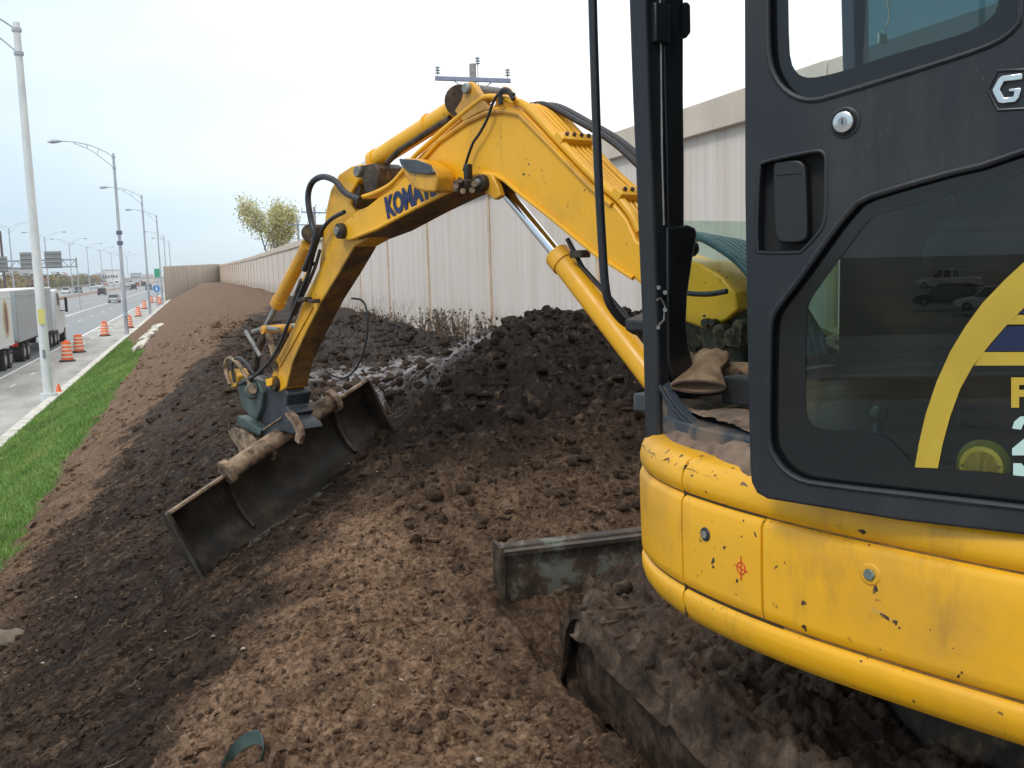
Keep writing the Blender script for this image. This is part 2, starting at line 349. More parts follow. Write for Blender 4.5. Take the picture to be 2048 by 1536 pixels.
# embankment height field ------------------------------------------------
def Tcap(X, Y):
    S = ss(4.1, 7.4, Y)*(1-ss(8.8, 14., Y))*(1-.32*ss(7.8, 9.6, Y)*(1-ss(2.3, 3.5, X))); XS = X-.42*np.maximum(Y-6.2, 0); W = ss(-.7, 1.5, XS)*(1-ss(3.7, 5.6, X)*(.38+.4*ss(8.5, 10.5, Y)))
    return 2.8+.93*S*W+.05*np.sin(Y*.21)+.035*fbm(X, Y, .25, 3, 9)
def height(X, Y, fine=True):
    S = .14+.52*(X+5.02); S = np.where(X < -4.2, .14+.38*(X+5.1)+.02, S); S = np.maximum(S, .1)
    T = Tcap(X, Y); k = .22
    h = np.clip(.5+.5*(T-S)/k, 0, 1); z = T*(1-h)+S*h-k*h*(1-h)
    # trench the machine stands in
    tr = ss(1.16, 1.34, X+.10*fbm(X, Y, 2.2, 2, 21))*(1-ss(3.0, 3.25, X))*(1-ss(3.72, 4.25, Y+.15*fbm(X, Y, 3, 3, 23)))*ss(-3.2, -2.9, Y)
    z = z*(1-tr)+np.minimum(z, 2.54)*tr
    if not fine: return z
    D = Y
    gr = grassmask(X, Y); dry, drk, shn = zones(X, Y)
    rough = (1-gr)*(1-.45*shn)
    lump = .40+.75*drk*ss(4, 6, Y)*ss(.9, 1.8, X)
    near = ss(1., 2.5, Y)
    c1, _ = cells(X+.05*fbm(X, Y, 6, 2, 3), Y+.05*fbm(X, Y, 6, 2, 4), 5.5, 31); c2, _ = cells(X, Y, 13, 41); c3, _ = cells(X, Y, 30, 51)
    band = ss(-2.2, -1.4, X)*(1-dry)*(1-ss(1.0, 2., X)*.3)
    u = X*.85+Y*.53; v = -X*.53+Y*.85
    scr = fbm(u*.35, v*3.2, 1.6, 4, 61)
    wx = X+.12*fbm(X, Y, 2.5, 3, 5); wy = Y+.12*fbm(X, Y, 2.5, 3, 6)
    slope = (1-ss(-.1, .8, X-crestx(Y)))*(1-ss(.6, 1.6, X)); pl = drk*ss(4, 6, Y)*ss(.5, 1.6, X-.3*np.maximum(Y-6.5, 0))
    z = z+rough*(.10*fbm(X, Y, 1.3, 4, 11)*(.5+pl)+pl*.26*(puff(wx, wy, 2.3, 2, 15)-.25)+(.16*(puff(wx, wy, 6.5, 4, 17)-.25))*(.45+.5*pl-.25*slope)
        +(.065*(puff(wx, wy, 19, 4, 19, .65)-.25))*(.9+.3*pl-.45*slope)+.012*fbm(X, Y, 30, 2, 75)+.010*c3)
    mid_ = ss(8.5, 11.5, Y)*ss(-.6, .6, X)*(1-ss(32, 45, Y)); z = z+(1-gr)*mid_*(.20*(puff(u*.55, v*1.5, 1.15, 4, 83, .6)-.25)+.05*scr+.10*(puff(wx, wy, 4, 3, 85)-.25))
    z = z+rough*band*(.050*scr+.022*fbm(u*1.2, v*9, 1.6, 3, 65))
    z = z+.03*scr*shn
    # dragged clods ridge along the crest where the bucket passed
    return z
def crestx(Y): return -.16+(Y-3.94)*.60
def grassmask(X, Y):
    n = .22*fbm(X, Y, .8, 4, 101)+.25*fbm(X, Y*.2, .5, 2, 103)+.16*fbm(X, Y, 4.5, 3, 105)
    xb = -2.1-ss(30, 77, Y)*3.0
    return (1-ss(-.09, .09, X-xb+n))*ss(8., 10.8, Y+(X+2.1)*.8+n)*(1-ss(74, 80, Y))
def zones(X, Y):
    n = fbm(X, Y, .9, 4, 111); n2 = fbm(X, Y, 2.6, 3, 113)+.7*fbm(X, Y, 9, 4, 115)
    flat_ = ss(-.25, .25, X-crestx(Y)+.5*n2*.5)*(1-ss(5.2, 6.6, Y+.8*n))*(1-.55*ss(.7, 1.15, X+.25*n))
    far = ss(-1.2, 1.2, Y-(17+(X+.6)*8.0)+4.5*n+3*n2)*.62
    edge = (1-ss(-1.85, -1.1, X+.45*n+.1*n2))*.30
    dry = np.clip(np.maximum(np.maximum(flat_, far), edge), 0, 1)
    pile = ss(.55, 1.7, X-.25*np.maximum(Y-7, 0)*(1-ss(13, 16, Y))+.35*n)*ss(5., 6.2, Y+.5*n)*(1-ss(17, 30, Y-X*2))
    band = .55*ss(-1.5, -.6, X+.5*n)*(1-ss(-.3, .3, X-crestx(Y)+.3*n2))*(1-far/.62)*ss(.40, .62, .5+.5*fbm(X*.85+Y*.5, (-X*.5+Y*.85)*2, .7, 3, 131)+.12)
    drk = np.clip(np.maximum(pile*1.15, band)*(1-flat_), 0, 1)
    # wet smeared patches with painted-in sheen, located in slope space
    def el(cx, cy, a, b_, th): 
        c_, s_ = math.cos(th), math.sin(th); x = (X-cx)*c_+(Y-cy)*s_; y = -(X-cx)*s_+(Y-cy)*c_
        return 1-ss(.5, 1.15, np.sqrt((x/a)**2+(y/b_)**2)+.5*n2)
    shn = np.clip(el(1.5, 8.3, 1.1, 1.3, .4)+el(2.0, 10.6, 1.4, 1.5, .5)+el(2.9, 14.0, 1.9, 2.0, .5), 0, 1)
    drk = drk*(1-.7*shn)
    return dry, drk, shn
ys = [-3.]
while ys[-1] < 206:
    y = ys[-1]; ys.append(y+(.06 if y < 1.8 else max(.0125, min(.0005*y*y, .025*y))))
ys = np.array(ys); xs = np.linspace(-5.16, 5.62, 690)
XX, YY = np.meshgrid(xs, ys); ZZ = height(XX, YY)
ZZ = np.where(XX < -5.1, np.minimum(ZZ, .12), ZZ)
jx = .02*fbm(XX, YY, 11, 2, 141)*(1-grassmask(XX, YY)); nr, nc = XX.shape
me = bpy.data.meshes.new('embankment'); me.vertices.add(nr*nc)
me.vertices.foreach_set('co', np.stack([XX+jx*(np.abs(XX-.2) < 4.9), YY, ZZ], -1).astype(np.float32).ravel())
I = np.arange(nr*nc).reshape(nr, nc); Q = np.stack([I[:-1, :-1], I[:-1, 1:], I[1:, 1:], I[1:, :-1]], -1).reshape(-1, 4)
me.loops.add(Q.size); me.loops.foreach_set('vertex_index', Q.ravel().astype(np.int32)); me.polygons.add(len(Q))
me.polygons.foreach_set('loop_start', np.arange(0, Q.size, 4, dtype=np.int32)); me.polygons.foreach_set('loop_total', np.full(len(Q), 4, np.int32))
me.polygons.foreach_set('use_smooth', np.ones(len(Q), bool)); me.update(calc_edges=True)
DRY, DRK, SHN = zones(XX, YY); GR = grassmask(XX, YY)
for nm, arr in (('dry', DRY), ('dark', DRK), ('sheen', SHN), ('grass', GR)):
    at = me.attributes.new(nm, 'FLOAT', 'POINT'); at.data.foreach_set('value', arr.astype(np.float32).ravel())
me.materials.append(Mt['soil']); emb = bpy.data.objects.new('embankment', me); col.objects.link(emb); emb['kind'] = 'structure'
# back side of the embankment, behind the noise wall, and its end
b = MB().prism([(5.62, -3, 2.7), (9.5, -3, 2.3), (16, -3, -.05), (5.62, -3, -.05)], (0, 209, 0)); b.build('ground', simple('back_soil', (.12, .10, .06), .95, 0, .4, .8, .2))['kind'] = 'structure'
b = MB().prism([(-5.1, -3, .1), (.1, -3, 2.7), (5.6, -3, 2.7), (16, -3, -.05), (-5.1, -3, -.05)], (0, -60, 0)); b.build('ground', Mt['mud'])['kind'] = 'structure'

# clods ------------------------------------------------------------------
def ico(sub=1):
    import bmesh
    bm = bmesh.new(); bmesh.ops.create_icosphere(bm, subdivisions=sub, radius=1); v = np.array([q.co[:] for q in bm.verts]); f = np.array([[q.index for q in p.verts] for p in bm.faces]); bm.free(); return v, f
def scatter_rocks(name, P, S, m, attrs, sub=1, flatz=.75, seed=1):
    r = np.random.default_rng(seed); v0, f0 = ico(sub); n = len(P)
    var = 1+(.26 if sub < 2 else .15)*r.standard_normal((n, len(v0), 1))+.35*np.einsum('nk,vk->nv', r.standard_normal((n, 3)), np.abs(v0)-.5)[:, :, None]; var = np.clip(var, .45, 1.6)
    V = v0[None]*var*S[:, None, None]*r.uniform(.65, 1.35, (n, 1, 3)); V[:, :, 2] *= flatz
    a = r.uniform(0, 6.28, n); c, s = np.cos(a)[:, None], np.sin(a)[:, None]
    V = np.stack([V[:, :, 0]*c-V[:, :, 1]*s, V[:, :, 0]*s+V[:, :, 1]*c, V[:, :, 2]], -1)+P[:, None]
    Fa = (f0[None]+np.arange(n)[:, None, None]*len(v0)).reshape(-1, 3)
    me = bpy.data.meshes.new(name); me.vertices.add(n*len(v0)); me.vertices.foreach_set('co', V.astype(np.float32).ravel())
    me.loops.add(Fa.size); me.loops.foreach_set('vertex_index', Fa.ravel().astype(np.int32)); me.polygons.add(len(Fa))
    me.polygons.foreach_set('loop_start', np.arange(0, Fa.size, 3, dtype=np.int32)); me.polygons.foreach_set('loop_total', np.full(len(Fa), 3, np.int32))
    me.polygons.foreach_set('use_smooth', np.zeros(len(Fa), bool) if sub < 2 else np.ones(len(Fa), bool))
    me.update(calc_edges=True)
    for nm, arr in attrs.items():
        at = me.attributes.new(nm, 'FLOAT', 'POINT'); at.data.foreach_set('value', np.repeat(arr, len(v0)).astype(np.float32))
    me.materials.append(m); o = bpy.data.objects.new(name, me); col.objects.link(o); o['kind'] = 'stuff'; return o
def scat(n, fx, fy, smin, smax, seed, p=2.5):
    r = np.random.default_rng(seed); X = fx(r, n); Y = fy(r, n)
    k = (grassmask(X, Y) < .2) & (X > -4.9) & (X < 5.4) & ~((X > 1.1) & (X < 3.3) & (Y < 4.4))
    X = X[k]; Y = Y[k]; S = smin+(smax-smin)*r.uniform(0, 1, len(X))**p; return X, Y, S
X, Y, S = scat(5000, lambda r, n: r.uniform(-3, 2.2, n), lambda r, n: 2.4+9*r.uniform(0, 1, n)**1.4, .004, .040, 3, 4.)
d_, k_, s_ = zones(X, Y); keep = rng.uniform(size=len(X)) > s_*.8; X, Y, S, d_, k_ = X[keep], Y[keep], S[keep], d_[keep], k_[keep]
scatter_rocks('soil_clods', np.stack([X, Y, height(X, Y)+S*.25], -1), S, Mt['clod'], dict(dry=d_, dark=k_), 1)
X, Y, S = scat(7000, lambda r, n: r.normal(2.9, 1.25, n), lambda r, n: r.normal(7.9, 2.6, n), .006, .055, 4, 5.)
k = (Y > 4.5) & (X > .9); X, Y, S = X[k], Y[k], S[k]; d_, k_, s_ = zones(X, Y); k = rng.uniform(size=len(X)) > s_*.85; X, Y, S, d_, k_ = X[k], Y[k], S[k], d_[k], k_[k]
scatter_rocks('soil_clods', np.stack([X, Y, height(X, Y)+S*.2], -1), S, Mt['clod'], dict(dry=d_, dark=np.maximum(k_, .6)), 2, .8, 2)
X, Y, S = scat(5000, lambda r, n: r.uniform(.2, 5.2, n), lambda r, n: 9.5+22*r.uniform(0, 1, n)**1.5, .012, .10, 26, 4.5)
d_, k_, s_ = zones(X, Y); scatter_rocks('soil_clods', np.stack([X, Y, height(X, Y)+S*.15], -1), S, Mt['clod'], dict(dry=d_, dark=k_*rng.uniform(.5, 1, len(X))), 2, .65, 33)
X, Y, S = scat(2600, lambda r, n: r.uniform(-4.5, 1.5, n), lambda r, n: 8+28*r.uniform(0, 1, n)**1.6, .01, .075, 6, 4.)
d_, k_, s_ = zones(X, Y); scatter_rocks('soil_clods', np.stack([X, Y, height(X, Y)+S*.2], -1), S, Mt['clod'], dict(dry=d_, dark=k_), 1, .7, 3)
X, Y, S = scat(42000, lambda r, n: r.uniform(-2.4, 3.6, n), lambda r, n: 2.3+8*r.uniform(0, 1, n)**1.5, .003, .017, 13, 3.)
d_, k_, s_ = zones(X, Y); keep = rng.uniform(size=len(X)) > s_*.7; X, Y, S, d_, k_ = X[keep], Y[keep], S[keep], d_[keep], k_[keep]; u1 = rng.uniform(.2, 1.5, len(X)); u2 = rng.uniform(.0, 1.2, len(X))
scatter_rocks('soil_crumbs', np.stack([X, Y, height(X, Y)+S*.3], -1), S, Mt['clod'], dict(dry=np.clip(d_*u1, 0, 1), dark=np.clip(k_*u2, 0, 1)), 1, .8, 15)
X, Y, S = scat(420, lambda r, n: r.uniform(-3, 1.3, n), lambda r, n: 2.4+10*r.uniform(0, 1, n)**1.5, .003, .011, 8, 3)
scatter_rocks('gravel', np.stack([X, Y, height(X, Y)+S*.4], -1), S, simple('pale_pebble', (.32, .26, .20), .8, 0, .35, 9, .1), {}, 1, .7, 5)

def straws():
    r = random.Random(8); b = MB()
    for i in range(90):
        x = r.uniform(-1.6, 1.2); y = 2.5+5.5*r.random()**1.4; a = r.uniform(0, 6.28); L_ = r.uniform(.03, .13); P = []
        for k in range(4):
            q = k/3-.5; px = x+math.cos(a+q*.8)*L_*q; py = y+math.sin(a+q*.8)*L_*q; P.append((px, py, float(height(np.array([px]), np.array([py]))[0])+.006+.012*math.sin(3.1*(q+.5))))
        b.tube(P, [.0008, .0006], 4, smooth=2)
    b.build('straw', simple('straw', (.42, .33, .19), .8, 0, .4, 3, 0))['kind'] = 'stuff'
straws()
# grass ------------------------------------------------------------------
def grass():
    r = np.random.default_rng(12); n = 150000
    X = r.uniform(-5.16, -1.4, n); Y = 8+72*r.uniform(0, 1, n)**1.9
    k = grassmask(X, Y) > r.uniform(.2, .9, n); X, Y = X[k], Y[k]; n = len(X); Z = height(X, Y, False)
    wd = .004+.0007*Y*r.uniform(.6, 1.2, n); hgt = r.uniform(.035, .085, n)*(1+.4*fbm(X, Y, 1.2, 2, 151)); a = r.uniform(0, 6.28, n); le = r.normal(0, .035, (n, 2))
    dx, dy = np.cos(a)*wd/2, np.sin(a)*wd/2
    V = np.stack([np.stack([X-dx, Y-dy, Z-.01], -1), np.stack([X+dx, Y+dy, Z-.01], -1), np.stack([X+le[:, 0], Y+le[:, 1], Z+hgt], -1)], 1)
    me = bpy.data.meshes.new('grass'); me.vertices.add(3*n); me.vertices.foreach_set('co', V.astype(np.float32).ravel())
    me.loops.add(3*n); me.loops.foreach_set('vertex_index', np.arange(3*n, dtype=np.int32)); me.polygons.add(n)
    me.polygons.foreach_set('loop_start', np.arange(0, 3*n, 3, dtype=np.int32)); me.polygons.foreach_set('loop_total', np.full(n, 3, np.int32)); me.update(calc_edges=True)
    m = mat('grass_blades', (.1, .2, .03), .6); t, nn, l, b_ = nodes(m); gp = nn('ShaderNodeNewGeometry').outputs['Position']
    c = ramp(m, noise(m, 1.1, 5, .6, vec=gp, mscale=(1, .45, 1)), [(.30, (.30, .27, .10)), (.38, (.10, .20, .03)), (.5, (.17, .31, .05)), (.62, (.25, .37, .08)), (.75, (.42, .38, .15))])
    c = mix(m, ramp(m, noise(m, 45, 2, .5, vec=gp), [(.35, g1(.5)), (.65, g1(0))]), c, (.05, .12, .015)); setc(m, c)
    me.materials.append(m); o = bpy.data.objects.new('grass', me); col.objects.link(o); o['kind'] = 'stuff'
grass()

# weeds at the wall foot ---------------------------------------------------
def weeds():
    b = MB(); r = random.Random(3)
    spots = [(28+r.gauss(0, 2.2), .5) for _ in range(18)]+[(22.0+r.gauss(0, 1.6), .9) for _ in range(34)]+[(18+r.gauss(0, 1.5), .8) for _ in range(24)]+[(14.5+r.gauss(0, 1.2), .5) for _ in range(16)]+[(34+r.gauss(0, 2.4), .5) for _ in range(12)]
    for y, h in spots:
        x = 5.25+r.gauss(0, .12); z = float(height(np.array([min(x, 5.3)]), np.array([y]), False)[0]); H = h*r.uniform(.3, .9)
        for s in range(r.randint(1, 3)):
            tx, ty = r.gauss(0, .12), r.gauss(0, .15)
            P = [np.array([x, y, z]), np.array([x+tx*.4, y+ty*.4, z+H*.5]), np.array([x+tx, y+ty, z+H])]; b.tube(P, [.008, .006, .003], 4)
            for q in range(9):
                t = r.uniform(.3, 1); c = P[0]+(P[2]-P[0])*t; s2 = r.uniform(.02, .055); d1 = np.array([r.gauss(0, 1), r.gauss(0, 1), r.gauss(0, 1)]); d2 = np.array([r.gauss(0, 1), r.gauss(0, 1), r.gauss(0, 1)])
                d1 *= s2/np.linalg.norm(d1); d2 *= s2*.6/np.linalg.norm(d2); c = c+d1*.6; b.add([c-d1, c+d2, c+d1, c-d2], [(0, 1, 2, 3)])
    o = b.build('weeds', simple('dead_weed', (.13, .085, .055), .9, 0, .5, 3, 0)); o['kind'] = 'stuff'
weeds()

# noise wall -------------------------------------------------------------
m = mat('wall_panel', (.6, .55, .5), .85); t_, n_, l_, b_ = nodes(m); gp = n_('ShaderNodeNewGeometry').outputs['Position']
oi = n_('ShaderNodeObjectInfo')
a = noise(m, 1.0, 4, .6, vec=gp, mscale=(1, 3.2, .05)); c = ramp(m, a, [(.3, (.57, .475, .40)), (.45, (.67, .575, .505)), (.6, (.72, .63, .565)), (.75, (.62, .52, .45))])
c = mix(m, ramp(m, noise(m, 1.0, 6, .65, vec=gp, mscale=(1, 14, .35)), [(.5, g1(0)), (.75, g1(.5))]), c, (.42, .33, .25))
c = mix(m, ramp(m, noise(m, 1.2, 6, .6, vec=gp), [(.45, g1(0)), (.8, g1(.3))]), c, (.78, .75, .74))
c = mix(m, .22, c, mix(m, oi.outputs['Random'], (.58, .49, .43), (.76, .69, .64)))
sz = n_('ShaderNodeSeparateXYZ'); l_(gp, sz.inputs[0]); mr = n_('ShaderNodeMapRange'); l_(sz.outputs[2], mr.inputs[0]); mr.inputs[1].default_value = 3.7; mr.inputs[2].default_value = 2.7
sp = mix(m, 1.0, mr.outputs[0], ramp(m, noise(m, 5, 7, .75, vec=gp), [(.46, g1(0)), (.56, g1(1))]), 'MULTIPLY'); c = mix(m, sp, c, (.16, .11, .08)); setc(m, c)
bb = noise(m, 1, 2, .5, vec=gp, mscale=(1, 9, .01)); bump(m, bb, .5, .02); Mt['panel'] = m
m = simple('wall_cap', (.62, .53, .44), .85, 0, .12, 1.5, .15); Mt['cap'] = m; Mt['post'] = simple('wall_post', (.56, .43, .31), .85, 0, .2, 2, .15)
wall = thing('noise_wall', 'long cream wood-grain noise wall with a tan cap along the top of the embankment', 'wall', (5.5, 0, 2.5))
pm = MB().box((0, 0, 0), (.16, 5.36, 3.4)); 
k = -5; first = None
for k in range(-5, 34):
    y0 = 18.58+5.5*k-5.5+ (0); yc = y0+2.75
    if y0 > 196: break
    bend = -max(0, yc-90)**2*.00016
    if first is None:
        def mk(nm, mb, mm, loc):
            o = mb.build(nm, mm, bevel=.01); o.parent = wall; o.location = loc; return o
        p = mk('wall_panel', pm, Mt['panel'], (0, 0, 0)); q = mk('post', MB().box((0, 0, 0), (.22, .11, 3.4)), Mt['post'], (0, 0, 0)); cp = mk('wall_cap', MB().box((0, 0, 0), (.34, 5.47, .34)), Mt['cap'], (0, 0, 0)); first = (p, q, cp); new = first
    else:
        new = [o.copy() for o in first]
        for o in new: col.objects.link(o); o.parent = wall
    z = 2.0+random.uniform(-.03, .03) if k % 3 else 2.0
    new[0].location = (.1+bend, yc, z-.05); new[1].location = (.1+bend, y0, z-.05); new[2].location = (.1+bend, yc, z+1.66-.17)
# return wall across the end of the embankment
m = mat('return_wall_tan', (.36, .31, .25), .85); setc(m, ramp(m, noise(m, 1.0, 5, .6, mscale=(2.2, 1, .06)), [(.3, (.36, .31, .25)), (.55, (.47, .41, .34)), (.75, (.55, .49, .41))]))
rw = MB(); rw.prism([(-6.1, 181, -.1), (3.7, 198, -.1), (3.7, 198, 6.35), (-6.1, 181, 5.95)], (.2, .3, 0))
tag(rw.build('return_wall', m, loc=(-6.1, 181, 0)), 'plain tan noise wall facing the traffic beyond the far end of the embankment', 'wall')

# lamps ------------------------------------------------------------------
m = mat('pole_metal', (.42, .46, .5), .45, .3); setc(m, ramp(m, noise(m, 3, 5, .6, mscale=(1, 1, .2)), [(.3, (.30, .34, .40)), (.7, (.50, .53, .56))])); Mt['pole'] = m
m = mat('pole_concrete', (.5, .52, .52), .8); setc(m, ramp(m, noise(m, 4, 5, .6, mscale=(1, 1, .3)), [(.3, (.52, .56, .58)), (.7, (.70, .72, .72))])); Mt['polec'] = m
def lamp_arm(b, hb, side, z0=12.7):
    """double curved bracket arm ending in a flat luminaire"""
    up = [np.array([side*x, 0, z]) for x, z in ((0, z0+.35), (.6, z0+.75), (1.5, z0+1.15), (2.6, z0+1.38), (3.4, z0+1.42))]
    lo = [np.array([side*x, 0, z]) for x, z in ((0, z0-.45), (.6, z0+.1), (1.4, z0+.75), (2.1, z0+1.1), (2.6, z0+1.3))]
    b.tube(up, .035, 6, smooth=5); b.tube(lo, .03, 6, smooth=5)
    for i, t in ((7, 8), (11, 12)): b.tube([catmull(up, 5)[i], catmull(lo, 5)[t]], .025, 5)
    hb.tube([(side*3.35, 0, z0+1.42), (side*3.6, 0, z0+1.42), (side*4.0, 0, z0+1.40), (side*4.3, 0, z0+1.37)], [.05, .12, .16, .05], 8)
def street_lamp(label, loc, r0, r1, m, clamps=False, top=13.3, group=None):
    t = thing('street_lamp', label, 'street lamp', loc, group)
    MB().tube([(0, 0, 0), (0, 0, top)], [r0, r1], 16).build('pole', m, smooth=True, loc=(0, 0, 0)).parent = t
    a, h = MB(), MB(); lamp_arm(a, h, -1)
    a.build('bracket_arm', Mt['pole'], smooth=True).parent = t; h.build('lamp_head', Mt['pole'], smooth=True).parent = t
    for z in (12.25, 13.05): MB().cyl((0, 0, z-.06), (0, 0, z+.06), r1+.05, 12).build('clamp', Mt['pole']).parent = t
    return t
gL = 'tall street lamps along the kerb'
t = street_lamp('nearest street lamp, thick pale concrete pole with a yellow plate low on it', (-5.55, 38.5, 0), .18, .115, Mt['polec'], group=gL)
MB().box((.02, -.215, 3.05), (.22, .03, .55)).build('plate', flat('yellow_plate', (.62, .58, .18))).parent = t
MB().box((.0, -.22, 1.7), (.09, .03, .32)).build('hand_hole', flat('grey_plate', (.18, .2, .22))).parent = t
MB().cyl((0, 0, 0), (0, 0, .25), .30, 16).build('base', Mt['polec']).parent = t
t = street_lamp('blue-grey metal street lamp standing where the grass strip ends, two dark bands on its pole', (-5.45, 77, 0), .15, .085, Mt['pole'], group=gL)
bm_d = simple('dark_band', (.12, .13, .2), .5, .3)
for z in (7.6, 6.85): MB().cyl((0, 0, z-.14), (0, 0, z+.14), .21, 12).build('band', bm_d).parent = t
MB().box((.05, -.2, 1.6), (.3, .1, .22)).build('junction_box', Mt['pole']).parent = t
lb = ['faint street lamp showing just right of the banded metal lamp', 'grey street lamp left of the tan return wall edge, its head beside the banded pole', 'distant faint street lamp rising right above the traffic beyond the tan wall', 'farthest kerbside street lamp, tiny beyond the tan wall']
for i, y in enumerate((115.5, 154., 231., 270.)): street_lamp(lb[i], (-5.6 if y < 160 else -7.2, y, 0), .14, .08, Mt['pole'], group=gL)
# median double lamps
gM = 'double-headed lamps on the median'; proto = None
words = ['at the left edge of the photo, highest in view', 'hidden partly behind the concrete pole', 'third from the left, above the right gantry sign end', 'fourth from the left, above the treeline', 'fifth from the left, just left of the banded lamp', 'sixth from the left, right of the banded lamp', 'seventh from the left, tiny near the horizon', 'eighth from the left, nearly lost in the haze']
for i in range(8):
    y = 185+40*i
    if proto is None:
        t = thing('median_lamp', '', 'street lamp', (-30.6, y, 0), gM)
        MB().tube([(0, 0, 0), (0, 0, 13.2)], [.15, .09], 10).build('pole', Mt['pole'], smooth=True).parent = t
        for s in (-1, 1):
            a, h = MB(), MB(); lamp_arm(a, h, s); a.build('bracket_arm', Mt['pole'], smooth=True).parent = t; h.build('lamp_head', Mt['pole'], smooth=True).parent = t
        proto = t
    else: t = copy_tree(proto); t.location = (-30.6, y, 0)
    t['label'] = 'double-armed median lamp '+words[i]

# utility poles behind the wall -------------------------------------------
wood = simple('grey_wood', (.28, .27, .27), .85, 0, .25, 5, .2); arm_m = simple('crossarm_blue_grey', (.22, .25, .36), .7, 0, .15, 5, .1); ins = simple('insulator', (.28, .33, .38), .3, 0, .1, 5, 0)
def utility(label, x, y, h, group='utility poles behind the noise wall', tilt=-.06):
    t = thing('utility_pole', label, 'utility pole', (x, y, 0), group)
    MB().tube([(0, 0, 0), (0, 0, h)], [.17, .12], 12).build('pole', wood, smooth=True).parent = t
    d = np.array([.95, -.3, tilt]); d /= np.linalg.norm(d); n = np.cross(d, (0, 0, 1)); n /= np.linalg.norm(n); c = np.array([0, 0, h-.55])+n*.16
    MB().box(c, (2.6, .12, .14), [d, n, np.cross(d, n)]).build('crossarm', arm_m, bevel=.01).parent = t
    for q, z0 in ((c-d*1.2, .07), (c+d*1.2, .07), (np.array([.17, -.05, h-.7]), .0)):
        top = .42 if z0 else .95
        MB().cyl(q, q+np.array([0, 0, top]), .015, 6).build('insulator_pin', ins).parent = t
        i_ = MB(); [i_.tube([q+np.array([0, 0, top-.25+k*.09]), q+np.array([0, 0, top-.2+k*.09])], [.10, .045], 10) for k in range(3)]; i_.build('insulator', ins, smooth=True).parent = t
    br = MB(); [br.box(c+d*s*.4+np.array([0, 0, -.25])-n*.05, (.85, .02, .035), [np.array([s*.8, 0, .62]), n, np.cross(np.array([s*.8, 0, .62]), n)]) for s in (-1, 1)]; br.build('brace', ins).parent = t
    return t
p_ = aty(945, 128, 33); utility('large utility pole with three insulators rising right above the excavator boom', p_[0], 33, p_[2])
p_ = aty(595, 440, 118); utility('small distant utility pole just right of the leafy tree', p_[0], 118, p_[2])
p_ = aty(628, 414, 100); utility('small utility pole whose crossarm shows at the hose loop of the excavator arm', p_[0], 100, p_[2])

# thin-leaved tree --------------------------------------------------------
def tree(name, label, cat, loc, H, W, seed, leafc, n_leaf=3600, ls=.16, trunk_r=.16, sparse=True, zb=.2, group=None):
    r = random.Random(seed); nr_ = np.random.default_rng(seed); t = thing(name, label, cat, loc, group)
    b = MB(); tips = []
    def grow(p, d, l, rad, dep):
        q = p+d*l; mid = p+d*l*.5+np.array([r.gauss(0, .06), r.gauss(0, .06), 0])*l; b.tube([p, mid, q], [rad, rad*.8, rad*.62], 5)
        tips.append((q, dep)); 
        if dep >= 4: return
        for i in range(3 if dep < 2 else r.randint(2, 3)):
            a = r.uniform(0, 6.28); k = r.uniform(.25, .6); nd = d+k*np.array([math.cos(a), math.sin(a), r.uniform(-.05, .25)]); nd /= np.linalg.norm(nd)
            grow(q if i else p+d*l*.7, nd, l*r.uniform(.62, .85), rad*.6, dep+1)
    grow(np.zeros(3), np.array([.02, 0, 1.]), H*.27, trunk_r, 0)
    b.build('trunk', simple('bark', (.10, .085, .075), .9, 0, .3, 5, .1)).parent = t
    P = np.array([q for q, d in tips if d >= 2]); c = P.mean(0); ext = np.abs(P-c).max(0)+1e-6
    V = []; Fc = []
    for i in range(n_leaf):
        q = P[nr_.integers(len(P))]+nr_.normal(0, 1, 3)*np.array([.06*W, .06*W, .05*H])
        a = nr_.normal(0, 1, 3); a *= ls/np.linalg.norm(a)*nr_.uniform(.5, 1.2); e = nr_.normal(0, 1, 3); e *= ls*.6/np.linalg.norm(e)
        k = len(V); V += [q-a, q+e, q+a, q-e]; Fc.append((k, k+1, k+2, k+3))
    m = mat('leaves', leafc[1], .7); t_, n_, l_, b_ = nodes(m); gp = n_('ShaderNodeNewGeometry').outputs['Position']
    setc(m, ramp(m, noise(m, 1.3, 3, .6, vec=gp), [(.3, leafc[0]), (.5, leafc[1]), (.7, leafc[2])]))
    lb_ = MB(); lb_.v = [tuple(map(float, v)) for v in V]; lb_.f = Fc; lb_.build('crown', m).parent = t
    return t
tree('tree', 'pale yellow-green thin-leaved tree standing behind the noise wall', 'tree', (8.2, 130, 1.0), 15.5, 7.0, 23, ((.30, .33, .11), (.50, .48, .20), (.70, .55, .32)), 11000, .17, .2)

